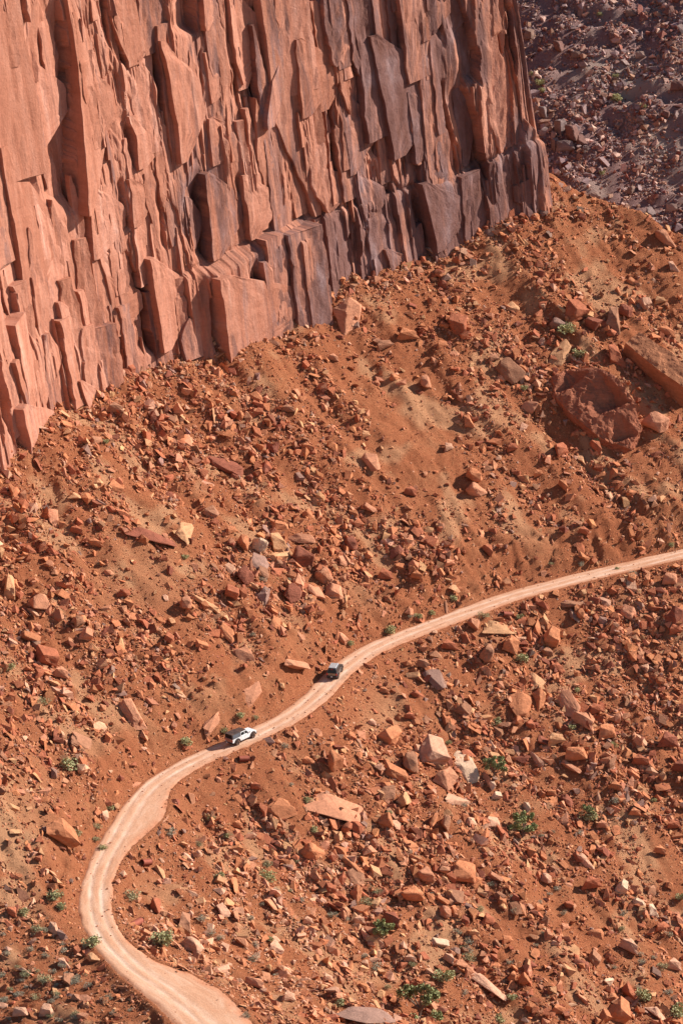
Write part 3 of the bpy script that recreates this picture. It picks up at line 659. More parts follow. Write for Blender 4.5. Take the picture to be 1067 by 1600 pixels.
# far rubble
r = np.random.default_rng(47); NN = 330000
x = r.uniform(35, 190, NN); y = r.uniform(fp[1]-70, fp[1]+260, NN); z = HF(x, y); u, v, _ = proj(np.stack([x, y, z], 1))
keep = (u > 770) & (u < 1100) & (v > -30) & (v < 430) & (r.random(NN) < np.clip(.6+1.2*fbm(x/9, y/9, 3, 411), .1, 1.3))
x, y, z, u, v = (q[keep] for q in (x, y, z, u, v)); n = len(x)
size = np.minimum(.36*(1-r.random(n))**(-1/2.4), 2.2)
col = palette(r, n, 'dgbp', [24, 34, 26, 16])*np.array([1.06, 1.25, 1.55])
me = rubble('far_rubble', np.stack([x, y, z], 1), normals(HF, x, y), size, np.stack([r.uniform(.9,1.6,n), r.uniform(.7,1.1,n), r.uniform(.45,.9,n)], 1), col, M_STONE)
tag(link('far_rubble', me), 'purple-brown broken stones littering the hillside across the canyon', 'rubble', kind='stuff')
# ------------------------------------------------------------------ boulders
def detail(bm, r, cuts, amp, bev=.05):
    bmesh.ops.bevel(bm, geom=bm.edges[:], offset=bev, segments=1, profile=.6, affect='EDGES', clamp_overlap=True)
    bmesh.ops.triangulate(bm, faces=bm.faces[:])
    for _ in range(cuts):
        lng = [e for e in bm.edges if e.calc_length() > .22]
        if lng: bmesh.ops.subdivide_edges(bm, edges=lng, cuts=1)
        bmesh.ops.triangulate(bm, faces=bm.faces[:])
    sd = r.random()*100
    from mathutils import noise as mn
    for v in bm.verts:
        n = v.co.normalized(); p = v.co*3+Vector((sd, sd, 0))
        v.co += n*(amp*mn.noise(p)+amp*.5*mn.noise(p*2.7))
        v.co.z += amp*.35*round(2.5*mn.noise(Vector((v.co.x*1.5+sd, v.co.y*1.5, v.co.z*6))))/2.5
pr = random.Random(11); PROTO = {'b': [], 's': [], 'w': []}      # blocks, slabs, wedges
for k in range(30):
    kind = 'bsw'[k % 3]
    pts = block_pts(pr, 5, .24 if kind != 'w' else .34)
    if kind == 'w': pts = [Vector((p.x, p.y, p.z*(.55+.75*(p.x+.5)))) for p in pts]
    if kind == 's': pts = [Vector((p.x, p.y, p.z*(.8+.3*pr.random()))) for p in pts]
    bm = hull(pts); detail(bm, pr, 2, .055)
    me = bpy.data.meshes.new('boulder'); bm.to_mesh(me); bm.free(); me.materials.append(M_ROCK); PROTO[kind].append(me)
def frame(u, v, ang, H=None):
    """point on the ground and axes: x along the picture angle within the slope, z the slope normal"""
    g = march(u, v, H or HT, 470, 1200)
    if g is None: return None
    n = normals(H or HT, np.array([g[0]]), np.array([g[1]]), 2.0)[0]
    def plane(uu, vv):
        dd_ = ray(uu, vv); return CAM+dd_*(((g-CAM)@n)/(dd_@n))
    a = R(ang); e = plane(u+10*math.cos(a), v-10*math.sin(a))-g; f = plane(u-10*math.sin(a), v-10*math.cos(a))-g
    lx = np.linalg.norm(e)/10; x = e/np.linalg.norm(e); yv = np.cross(n, x)
    au, av, _ = proj(g+yv); wy = abs(-(au-u)*math.sin(a)-(av-v)*math.cos(a))      # px per metre across
    return g, x, yv, n, lx, 1/max(wy, 3.0)
BOULDERS = []
def boulder(u, v, L, W, ang, kind, col, label=None, hr=None, name='boulder', sink=.16, k=None, lean=0.0):
    fr_ = frame(u, v+W*.18, ang)
    if fr_ is None: return None
    g, x, y, n, mx, my = fr_
    lx = L*mx*.98; scale = 1/9.4
    h = (hr if hr else {'b': .85, 's': .62, 'w': .75}[kind])*W*scale*1.15
    h = min(h, 1.25 if kind == 's' else 2.8)
    wy = min(W*my*.8, 2.0*W*scale, lx*1.25)
    me = PROTO[kind][(int(u*7+v*3) if k is None else k) % 10]
    o = link(name, me)
    upv = n*.75+np.array([0, 0, .25])+lean*x; upv = upv-(upv@x)*x; upv /= np.linalg.norm(upv); y2 = np.cross(upv, x)
    M = Matrix([[x[i]*lx, y2[i]*wy, upv[i]*h, g[i]+upv[i]*h*(.5-sink)] for i in range(3)]+[[0, 0, 0, 1]])
    if (int(u)+int(v)) % 2: M = M @ Matrix.Rotation(math.pi, 4, 'Z')
    o.matrix_world = M
    c = np.array(PAL[col])*np.array([1.02, .94, .88])*random.Random(int(u*13+v)).uniform(.88, 1.12); o.color = (*c, 1)
    BOULDERS.append([o, u, v, L, W, col, kind, label]); return o
NAMED = [
 (899,487,36,30,10,'b','r','dark red block left of the cracked pair behind the giant boulder'),
 (927,499,28,38,80,'b','d','left half of the cracked dark block above the giant boulder'),
 (955,492,32,40,-20,'b','b','right half of the cracked dark block above the giant boulder'),
 (876,548,44,34,60,'s','t','grey and tan banded slab leaning just above the giant boulder'),
 (871,506,32,22,-10,'b','g','grey banded boulder above the leaning striped slab'),
 (545,482,52,50,-55,'b','k','big orange block lying against the cliff foot'),
 (716,504,32,36,80,'b','r','upright brown block standing alone below the cliff'),
 (793,578,52,38,-35,'w','b','grey topped wedge boulder left of the giant hollowed boulder'),
 (828,636,40,20,-5,'w','k','low orange boulder beneath the grey topped wedge'),
 (872,703,24,22,0,'b','r','round topped red boulder under the giant boulder with a shadow left'),
 (1024,655,38,46,-50,'b','k','chunk of orange rock against the right end of the giant boulder'),
 (955,552,32,26,-10,'b','r','knobbly red rock between the giant boulder and long beam'),
 (740,743,38,22,-25,'b','o','upper of two orange boulders lying together mid slope'),
 (741,766,36,24,-15,'b','k','lower of two orange boulders lying together mid slope'),
 (352,723,66,32,-25,'s','d','dark red slab tilted alone on the upper left talus'),
 (240,837,86,26,-18,'s','d','long dark red slab left of the striped upright rock'),
 (287,824,30,36,70,'s','t','striped tan upright rock right of the long dark slab'),
 (80,806,26,30,85,'s','k','flat pinkish slab face on the talus near the left edge'),
 (430,847,38,26,-5,'b','t','layered yellow-tan boulder in the middle of the rock pile'),
 (405,850,20,32,85,'b','w','cream rounded boulder left of the layered tan boulder'),
 (436,867,36,18,5,'s','t','flat tan slab under the layered tan boulder'),
 (402,876,48,26,-35,'s','g','grey-purple slab tilted in the rock pile'),
 (475,840,44,18,0,'s','k','flat orange slab on top right of the rock pile'),
 (471,867,26,40,-75,'b','d','tall dark red block in the middle of the rock pile'),
 (437,820,38,16,-10,'s','o','orange slab at the top of the rock pile'),
 (381,899,26,36,70,'w','d','dark red pointed rock at the lower left of the rock pile'),
 (523,916,30,44,75,'s','k','tall smooth orange slab at the right end of the rock pile'),
 (503,898,34,32,-40,'b','k','orange block leaning on the tall smooth slab'),
 (490,922,38,22,-50,'s','k','orange slab sliding below the leaning orange block'),
 (453,926,32,30,-40,'w','d','dark split rock below the rock pile'),
 (352,986,50,18,-48,'s','o','long narrow orange slab pointing down the slope above the pickup'),
 (381,1019,28,34,-55,'s','k','orange upright slab below the long narrow slab'),
 (460,1036,46,22,-15,'s','k','flat pale orange slab just above the road behind the two vehicles'),
 (320,941,60,12,-32,'s','t','long thin tan slab lying on the left talus'),
 (290,943,28,22,-45,'b','k','two toned orange block left of the thin tan slab'),
 (13,912,52,30,88,'b','t','tall tan boulder at the left edge of the picture'),
 (62,944,42,38,-40,'b','k','blocky orange boulder right of the tall tan boulder'),
 (71,1025,40,32,-10,'b','r','grooved red boulder on the left slope'),
 (47,993,38,22,-25,'s','o','low orange slab above the grooved red boulder'),
 (130,1158,56,24,-25,'s','b','dark brown flat slab on the left bank'),
 (96,1304,62,22,-35,'b','o','long orange log shaped boulder left of the bend'),
 (780,977,56,34,-8,'s','t','big flat topped tan boulder just below the road'),
 (737,974,20,24,80,'b','k','small upright orange block left of the flat topped tan boulder'),
 (798,1007,38,30,-30,'b','o','orange block beneath the flat topped tan boulder'),
 (763,1018,32,34,60,'b','b','brown block below left of the flat topped tan boulder'),
 (833,1062,36,26,-45,'s','t','smooth tan slab tilted downhill below the road'),
 (887,1100,50,34,-60,'w','k','big smooth pinkish red boulder pointing up below the road'),
 (909,1129,36,22,-45,'b','k','orange block under the pinkish red pointed boulder'),
 (943,1144,36,26,-10,'b','o','rounded orange boulder under the smooth red pair'),
 (930,1110,26,18,-10,'b','r','smaller red boulder right of the pinkish red pointed boulder'),
 (979,953,34,26,-35,'s','k','flat orange slab alone below the road at right'),
 (891,943,38,16,-5,'s','b','dark overhanging slab below the road'),
 (860,998,34,26,-15,'b','o','orange faceted boulder below the dark overhanging slab'),
 (935,971,36,12,-60,'s','r','narrow red slab pointing downhill below the road'),
 (1055,962,40,34,-50,'b','d','dark red boulder at the right edge below the road'),
 (679,1059,42,22,-48,'s','g','grey-purple slab below the road right of the dark vehicle'),
 (812,1093,40,52,70,'s','o','smooth orange rock sheet in the slope under the tan slab'),
 (676,1174,54,44,-8,'b','p','pinkish flat topped boulder with dark stain beside the cream boulder'),
 (732,1197,64,34,-50,'s','w','cream split boulder beside the juniper'),
 (697,1216,46,36,-40,'b','k','smooth pink boulder in front of the cream split boulder'),
 (639,1192,44,28,-65,'b','b','brown boulder left of the pinkish flat topped boulder'),
 (614,1208,46,20,-25,'b','o','long orange boulder left of the brown boulder'),
 (603,1241,34,26,15,'w','b','brown wedge boulder left of the tan block'),
 (631,1253,32,26,-20,'b','t','tan block below the brown wedge boulder'),
 (604,1152,34,26,-40,'b','o','ridged orange boulder high on the lower slope'),
 (710,1250,38,14,-8,'s','p','flat pale pink slab below the cream boulder'),
 (766,1287,30,18,-20,'b','p','pale pink oval boulder left of the lone juniper'),
 (887,1251,32,18,-30,'w','d','dark red wedge with purple top on the right slope'),
 (525,1252,96,60,-20,'s','k','broad smooth orange rock sheet in the lower slope'),
 (440,1258,42,44,-40,'s','o','rounded orange rock sheet left of the broad smooth sheet'),
 (486,1331,44,34,-10,'b','o','broken orange outcrop under the broad smooth sheet'),
 (552,1366,46,30,-55,'s','b','brown upright slab leaning on the lower slope'),
 (548,1350,54,14,-45,'s','o','thin orange slab above the brown leaning slab'),
 (641,1397,46,24,5,'b','o','rounded orange boulder overhanging red rubble'),
 (719,1360,52,40,-28,'b','o','big cracked orange boulder in the lower middle'),
 (661,1367,34,24,0,'b','k','squarish orange boulder left of the big cracked boulder'),
 (760,1537,92,22,-38,'s','p','long layered pink slab sliding down the lower slope'),
 (981,1481,32,20,-42,'b','p','pale pink rounded boulder on the lower right slope'),
 (997,1410,28,14,-20,'s','w','left of two whitish flat stones at lower right'),
 (1015,1422,20,17,-10,'b','w','right of two whitish flat stones at lower right'),
 (909,1344,40,16,-40,'b','p','long pale boulder on the right slope below the dark wedge'),
 (982,1549,36,26,-60,'w','r','red pointed boulder left of the bottom right shrub'),
 (964,1582,38,30,-25,'b','o','orange boulder at the bottom edge below the red pointed boulder'),
 (577,1582,74,34,3,'s','g','wide flat purple topped slab at the bottom edge'),
 (685,1471,34,22,-15,'s','w','bright white slab on the lower middle slope'),
 (347,1421,28,28,0,'s','p','square pale pink slab right of the lower rusty pipe'),
 (243,1414,16,28,70,'w','r','dark upright rock beside the road between the two rusty pipes'),
 (285,1442,36,22,-30,'b','b','brown boulder right of the lower rusty pipe'),
 (344,1515,32,18,10,'s','p','pale flat stone right of the wide pullout'),
 (105,1532,28,18,75,'b','b','upright brown boulder below the bend at lower left'),
 (1025,1582,34,18,-45,'s','p','pale slab beside the bottom right shrub'),
 (390,1082,46,34,50,'s','k','smooth pink rock face in the bank above the pickup'),
 (205,1108,60,34,-62,'s','k','pale pink stepped ledge in the bank left of the pickup'),
 (330,1128,44,26,45,'s','k','pink rock face low in the bank left of the pickup'),
]
for t_ in NAMED: boulder(*t_[:7], label=t_[7])
# further traced boulders: u, v, length, width, angle, kind, colour
MORE = """975 486 24 22 -40 b d|1005 473 22 16 -60 b p|955 520 20 14 0 b r|635 525 36 22 -10 b o|664 597 26 20 -60 b k|730 657 20 18 0 b o|580 720 34 20 -55 s k|280 642 22 22 0 b k|118 775 22 14 -10 s t
180 640 28 18 -20 b b|290 690 30 16 -40 s k|378 849 20 24 80 b o|436 894 34 16 -5 s r|437 882 28 14 0 b b|409 893 32 14 -35 s b|467 905 22 28 70 s k|532 876 22 16 -20 s k|547 850 32 22 -45 b d|577 869 22 14 0 b o
620 862 26 18 30 w d|411 928 26 20 -40 b g|361 925 26 20 -20 b r|428 972 28 16 -40 s o|533 994 24 18 -50 s k|479 804 20 16 -30 b o|577 793 26 16 -40 s k|94 1054 26 18 -30 b k|64 1054 26 14 0 b r
194 927 20 14 0 b r|123 973 18 18 0 b b|135 993 24 16 -15 b k|263 997 16 14 -30 b r|314 1008 24 12 -15 b o|852 1018 22 16 0 b b|906 959 20 18 -30 b o|1044 905 28 22 -20 b k|1055 985 22 18 0 b r|867 1047 22 18 -30 b r
1000 1059 22 10 -50 s t|842 1089 36 18 -65 b o|1031 1064 22 14 0 b o|781 1070 16 14 0 b k|940 995 18 14 -10 b r|735 1284 18 14 0 b p|769 1228 18 14 -60 b w|776 1244 20 10 0 b w|823 1262 24 12 -65 b w|676 1282 26 20 50 w o
695 1286 28 20 70 b b|604 1286 36 26 -20 b o|638 1319 32 20 -40 s o|867 1157 30 22 0 b t|897 1178 42 26 -10 b o|892 1198 42 14 -35 s k|837 1186 36 12 -45 s p|904 1340 20 12 -35 b k|826 1132 18 16 0 b r|722 1110 32 16 -35 b b
540 1293 22 20 60 b r|528 1310 22 18 -30 b t|585 1318 18 16 -50 s k|557 1394 24 18 -50 b o|521 1187 30 26 -60 b o|693 1426 24 20 -20 b k|690 1406 28 14 -35 s o|515 1389 20 14 -15 b r|501 1406 32 10 -30 s p|710 1400 26 22 -60 s b
970 1388 22 18 -20 b w|922 1382 32 24 -10 b r|866 1359 28 12 -25 s b|774 1370 30 14 -35 s k|823 1506 24 16 80 s t|820 1532 26 22 0 b o|801 1526 22 20 60 b o|948 1534 20 14 -20 w w|955 1560 28 16 -10 b o|942 1590 18 18 0 b o
907 1506 28 12 -20 s d|924 1498 24 20 -40 b b|850 1373 22 16 -20 b p|887 1413 22 12 -10 b r|930 1459 26 16 0 s o|855 1463 14 14 0 b k|297 1480 30 22 -20 b p|98 1505 22 12 0 b p|147 1499 26 14 -20 b t|40 1517 26 8 -25 s p
32 1583 26 14 -10 b p|73 1581 26 14 0 b p|18 1424 22 14 -20 b r|83 1450 24 14 -20 b p|1040 520 30 16 -30 b o|1030 470 20 14 0 b t|1048 415 18 14 0 b p|985 440 22 14 -20 b o|1035 370 40 22 -45 b k|800 480 22 14 -20 s t
770 560 18 14 0 b b|690 540 20 14 0 b o|600 540 30 18 10 b b|615 590 18 12 0 b o|520 560 18 12 -30 b k|400 620 24 14 -30 s o|450 640 22 14 -20 b b|375 650 18 18 0 b o|480 700 20 14 -30 b o|570 680 16 14 0 b t
640 770 20 16 -30 b r|700 700 16 14 0 b p|800 700 18 16 0 b r|840 740 16 14 0 b o|930 700 26 18 -60 b r|985 770 18 14 0 b o|880 760 20 16 -60 b o|910 830 20 14 -30 b r|600 900 26 18 -20 b r|650 900 20 16 -30 b o
700 880 18 14 0 b k|760 860 22 16 -60 b r|150 690 22 14 0 b b|230 720 20 12 -20 b t|180 760 24 14 -20 s o|120 830 22 14 -30 b r|150 850 26 14 -20 b o|45 860 20 14 -20 b r|330 800 24 16 -30 s b|360 830 20 14 0 b o
1040 1160 34 26 -20 b d|1060 1200 28 22 -30 b d|1000 1190 30 18 -20 b r|960 1230 24 16 -30 b o|1050 1290 24 16 -10 b r|990 1270 20 14 -20 b o|1030 1330 22 14 -30 b o|940 1290 20 14 -20 b k|860 1240 18 12 -20 b o|650 1085 24 12 -20 b r
700 1010 30 16 -20 b r|660 1040 20 16 -40 b b|600 1080 18 10 -30 b o|580 1130 16 10 -30 b p|640 1120 18 12 -20 b r|545 1150 18 12 -30 b o|480 1190 20 12 -20 b o|400 1230 18 12 -20 b r|370 1290 18 12 -30 b o|310 1335 16 12 0 b p
610 1440 30 22 -45 b d|560 1440 20 14 -20 b p|640 1500 22 14 -20 b p|700 1500 20 14 -50 b p|730 1520 18 18 0 b k|480 1440 18 12 -20 b p|430 1480 24 14 -30 s p|400 1540 24 14 -30 b k|450 1560 22 14 -20 b p|510 1530 20 12 -20 b p
870 1580 28 16 -20 b o|1050 1510 26 18 -30 b p|1030 1450 18 14 0 b r|760 1440 24 16 -30 b r|790 1470 20 14 0 b o|740 1460 18 14 -30 b t|670 1540 20 12 0 b k|840 1420 18 12 -10 b o|600 1395 20 14 -10 b r|880 1450 16 12 0 b k"""
for row in MORE.replace('\n', '|').split('|'):
    q = row.split(); boulder(*map(float, q[:5]), q[5], q[6])
# blocks broken out of the dark ledge across the canyon, and a few big stones there
FARB = [(872,205,26,28,'g'),(893,215,24,26,'d'),(884,236,28,20,'g'),(908,228,20,22,'d'),(865,232,16,24,'g'),(914,237,18,14,'g'),(848,180,16,18,'g'),(826,58,18,14,'b'),(872,76,18,16,'d'),(1016,340,22,20,'g'),(1012,352,30,14,'p'),
        (960,60,16,12,'d'),(900,90,16,12,'b'),(1000,90,14,12,'p'),(985,25,16,12,'b'),(1045,20,18,14,'d'),(1060,140,24,16,'d'),(930,310,16,12,'p'),(985,300,18,12,'b'),(1050,330,18,14,'p'),(935,165,14,12,'d'),(1000,190,12,10,'g'),(1022,186,12,10,'d'),(1040,182,12,12,'d')]
for (u, v, L, W, c) in FARB:
    f_ = frame(u, v, -15, HF)
    if f_ is None: continue
    g, x, y, n, mx, my = f_; dep = proj(g)[2]; s_ = dep/F; o = link('boulder', PROTO['b'][int(u+v) % 10])
    z_ = np.array([0, 0, 1.]); x = x-(x@z_)*z_; x /= np.linalg.norm(x); y = np.cross(z_, x); h = W*s_*1.1
    o.matrix_world = Matrix([[x[i]*L*s_, y[i]*L*s_, z_[i]*h, g[i]+z_[i]*h*.3] for i in range(3)]+[[0, 0, 0, 1]])
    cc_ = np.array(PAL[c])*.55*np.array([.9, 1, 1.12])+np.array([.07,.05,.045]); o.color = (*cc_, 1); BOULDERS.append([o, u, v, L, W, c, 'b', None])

# the giant hollowed boulder and the long beam beside it
def big_rock(name, u, v, ang, pts, label, col, scoop=None, cuts=5, amp=.10, sink=0.0, zs=1.25):
    g, x, y, n, mx, my = frame(u, v, ang)
    upv = n*.8+np.array([0, 0, .2]); upv -= (upv@x)*x; upv /= np.linalg.norm(upv); y = np.cross(upv, x)
    bm = hull([Vector((p[0], p[1], p[2]*(zs if p[2] > 0 else 1))) for p in pts]); bmesh.ops.triangulate(bm, faces=bm.faces[:])
    for _ in range(cuts):
        lng = [e for e in bm.edges if e.calc_length() > .42]
        if lng: bmesh.ops.subdivide_edges(bm, edges=lng, cuts=1)
        bmesh.ops.triangulate(bm, faces=bm.faces[:])
    from mathutils import noise as mn
    for q in bm.verts:
        p = q.co.copy(); nn = Vector((p.x*.2, p.y*.4, p.z)).normalized()
        q.co += nn*(amp*2.2*mn.noise(p*.45)+amp*mn.noise(p*1.3)+amp*.5*mn.noise(p*3.1))
        q.co += nn*(amp*2.2*round(2*mn.noise(Vector((p.x*.35+7, p.y*.35, p.z*.9))))/2)
        for (poly, slopes, dmax) in (scoop or []):            # straight-sided hollow: rim polygon, wall slope per edge
            if q.co.z > .8:
                dd_ = 1e9; jx_, jy_ = .35*mn.noise(p*.8), .35*mn.noise(p*.8+Vector((9, 0, 0)))
                for k_ in range(len(poly)):
                    (ax_, ay_), (bx_, by_) = poly[k_], poly[(k_+1) % len(poly)]; L_ = math.hypot(bx_-ax_, by_-ay_)
                    dd_ = min(dd_, ((bx_-ax_)*(p.y+jy_-ay_)-(by_-ay_)*(p.x+jx_-ax_))/L_*slopes[k_])
                q.co.z = max(.5, q.co.z-max(0, min(dd_, dmax+.25*mn.noise(p*.6))))
    me = bpy.data.meshes.new(name); bm.to_mesh(me); bm.free(); me.materials.append(M_ROCK)
    o = link(name, me); o.matrix_world = Matrix([[x[i], y[i], upv[i], g[i]-upv[i]*sink] for i in range(3)]+[[0, 0, 0, 1]])
    o.color = (*[q*.88 for q in PAL[col]], 1); tag(o, label, 'boulder', 'boulders fallen on the talus'); return o
big_rock('boulder', 926, 650, -42, [(-10,-2.6,-2),(-9.6,2.4,-2),(-10.5,-1,1.4),(-9.8,2.4,2.0),(-6,-4.6,-2),(-6,-4.4,2.0),(-5.5,5.0,-2),(-4.8,4.6,5.6),(-1.5,5.2,6.4),(4.2,4.6,5.6),(5,-4.8,-2),(5,-4.6,2.2),(9.8,-2.8,-2),(10.2,-1.5,1.6),(10.4,1.6,-2),(8.8,2.8,3.4),(0,-5.1,2.3),(6,4.8,-2)],
         'giant red boulder with a dark scooped hollow in its face, upper right talus', 'r', [([(-4.8,4.3),(-3.2,-2.2),(1.6,-3.0),(4.2,3.8)], [.35,.4,3.4,3.2], 3.2), ([(-10,1.6),(-8,-3.6),(-5.6,-3.4),(-5.8,3.2)], [.5,.5,1.8,1.6], 1.3), ([(4.8,1.2),(4.4,-4.8),(7.6,-4.4),(9.4,1.6)], [.5,.5,1.6,1.4], 1.4)], 6, .15, -.3, 1.0)
big_rock('boulder', 1030, 586, -38, [(-8.2,-1.9,-.5),(-8.2,1.9,-.5),(-8,-1.7,3.0),(-7.8,1.8,3.5),(8,-2.3,-.5),(8,2.2,-.5),(8.4,-2,3.4),(8,2,3.9),(0,-2.3,3.3),(0,2.3,3.8)],
         'long squared beam of rock lying downhill at the right edge beside the giant boulder', 'o', None, 5, .08, .2)

# ------------------------------------------------------------------ landmarks for the labels
def lm_list():
    L_ = [(377,1145,'the white pickup'), (522,1050,'the dark off-roader'), (227,1349,'the upper rusty pipe'), (208,1447,'the lower rusty pipe'), (926,640,'the giant hollowed boulder'), (1030,575,'the long rock beam'),
          (655,1570,'the big juniper'), (815,1290,'the lone juniper'), (771,1200,'the juniper by the cream boulder'), (780,977,'the flat topped tan boulder'), (732,1197,'the cream split boulder'), (525,1252,'the broad smooth rock sheet'),
          (436,860,'the tan rock pile'), (352,723,'the lone dark red slab'), (545,482,'the orange block at the cliff foot'), (240,837,'the long dark slab'), (719,1360,'the big cracked boulder'), (760,1537,'the long pink slab'), (577,1582,'the wide purple slab'),
          (887,1100,'the pinkish pointed boulder'), (96,1304,'the log shaped boulder'), (130,1400,'the road bend'), (300,1560,'the wide pullout'), (13,912,'the tall tan boulder'), (981,1481,'the pale rounded boulder'), (1005,1415,'the two whitish stones'),
          (793,578,'the grey topped wedge'), (741,755,'the orange boulder pair'), (641,1397,'the rounded overhanging boulder'), (552,1366,'the brown leaning slab'), (887,1251,'the dark red wedge'), (685,1471,'the bright white slab'), (979,953,'the lone flat orange slab'),
          (460,1036,'the pale slab above the road'), (71,1025,'the grooved red boulder'), (390,1082,'the pink bank face'), (716,504,'the upright brown block'), (884,220,'the dark far ledge'), (980,125,'the pale far band'), (905,880,'the road at right'), (1050,865,'the road at the right edge'), (347,1421,'the square pale slab'),
          (50,1240,'the pale yellow bank'), (640,440,'the cliff foot'), (330,565,'the left cliff foot'), (1000,380,'the talus crest')]
    return L_
LM = lm_list()
def where(u, v, skip=0):
    q = sorted(LM, key=lambda l: (l[0]-u)**2+(l[1]-v)**2)[skip]
    dx, dy = u-q[0], v-q[1]; far = '' if math.hypot(dx, dy) < 90 else 'well '
    if abs(dx) > 1.6*abs(dy): p = 'right of' if dx > 0 else 'left of'
    elif abs(dy) > 1.6*abs(dx): p = 'below' if dy > 0 else 'above'
    else: p = ('below' if dy > 0 else 'above')+' and '+('right' if dx > 0 else 'left')+' of'
    return f'{far}{p} {q[2]}'
USED = {}
def autolabel(o, head, u, v, cat, group, size=None):
    for lab in [f'{head} {where(u, v)}'.strip()]+([f'{size} {head} {where(u, v)}'] if size else [])+[f'{head} {where(u, v, 1)}', f'{head} {where(u, v)}, {where(u, v, 1)}', f'{head} {where(u, v, 1)}, {where(u, v, 2)}']:
        if lab not in USED and len(lab.split()) <= 16: break
    USED[lab] = 1; tag(o, lab, cat, group)
CN_ = {'o': 'orange', 'r': 'red', 'd': 'dark red', 't': 'tan', 'p': 'pale pink', 'w': 'whitish', 'g': 'grey', 'k': 'light orange', 'b': 'brown'}
for o, u, v, L, W, c, kd, lab in BOULDERS:
    if lab: tag(o, lab, 'boulder', 'boulders fallen on the talus'); USED[lab] = 1
for o, u, v, L, W, c, kd, lab in BOULDERS:
    if not lab: autolabel(o, f"{CN_[c]} {dict(b='block', s='slab', w='wedge')[kd]} of rock", u, v, 'boulder', 'boulders fallen on the talus', 'large' if L > 26 else 'small')
# ------------------------------------------------------------------ shrubs and junipers
def leaf_cloud(r, n, rad, leaf, lobes, upright=.0, hollow=.55):
    """many leaf-sized faces spread through several lobes; gaps stay open between them"""
    V_, F_ = [], []
    for q in range(n):
        c, lr = lobes[r.integers(len(lobes))]
        dv_ = r.normal(0, 1, 3); dv_ /= np.linalg.norm(dv_); p = np.array(c)+dv_*lr*(hollow+(1-hollow)*r.random())*np.array([1, 1, .85])
        if p[2] < .01: p[2] = .01+.1*r.random()
        a = r.normal(0, 1, 3)+np.array([0, 0, upright])+dv_*.6; a /= np.linalg.norm(a); b = np.cross(a, r.normal(0, 1, 3)); b /= np.linalg.norm(b)
        l = leaf*r.uniform(.6, 1.4); k = len(V_); w_ = l*(.42 if upright < 1 else .16)
        V_ += [p-a*l*.5, p+b*w_, p+a*l*.6, p-b*w_]; F_.append((k, k+1, k+2, k+3))
    return np.array(V_), np.array(F_)
def stems(bm, pts_r, seg=5):
    for (a, b, r0, r1) in pts_r:
        a, b = Vector(a), Vector(b); d_ = (b-a); 
        mt = Matrix.Translation((a+b)/2) @ d_.to_track_quat('Z', 'Y').to_matrix().to_4x4()
        bmesh.ops.create_cone(bm, cap_ends=True, segments=seg, radius1=r0, radius2=r1, depth=d_.length*1.04, matrix=mt)
r = np.random.default_rng(77); SHP = {}
for kd in 'gos':
    SHP[kd] = []
    for k in range(5):
        lobes = [((r.uniform(-.3, .3), r.uniform(-.3, .3), r.uniform(.15, .42)), r.uniform(.2, .36)) for _ in range(6)]
        v_, f_ = leaf_cloud(r, {'g': 520, 'o': 420, 's': 380}[kd], 1, {'g': .085, 'o': .12, 's': .10}[kd], lobes, {'g': .6, 'o': 1.6, 's': 1.2}[kd])
        bm = bmesh.new(); stems(bm, [((0, 0, -.05), (r.uniform(-.25, .25), r.uniform(-.25, .25), r.uniform(.2, .45)), .03, .012) for _ in range(6)], 4)
        ms = bpy.data.meshes.new('stem'); bm.to_mesh(ms); bm.free(); ms.materials.append(M_BARK)
        SHP[kd].append((mesh_np('foliage', v_, f_, M_LEAF[kd]), ms))
def shrub(u, v, px, kd, H=None, shared=None):
    g = march(u, v+px*.3, H or HT, 470, 1200)
    if g is None: return
    sc = 1.25*px*proj(g)[2]/F; me, ms = SHP[kd][int(u*3+v) % 5]
    e = empty('shrub', g); e.rotation_euler = (0, 0, u); e.scale = (sc, sc, sc*.85)
    o = link('foliage', me, e); link('stem', ms, e)
    if shared: tag(e, shared, 'shrub', 'low sage tufts'); return
    nm = {'g': 'green', 'o': 'olive', 's': 'grey sage'}[kd]
    autolabel(e, f"{nm} shrub", u, v, 'shrub', 'desert shrubs dotted over the slope', 'larger' if px > 17 else 'small')
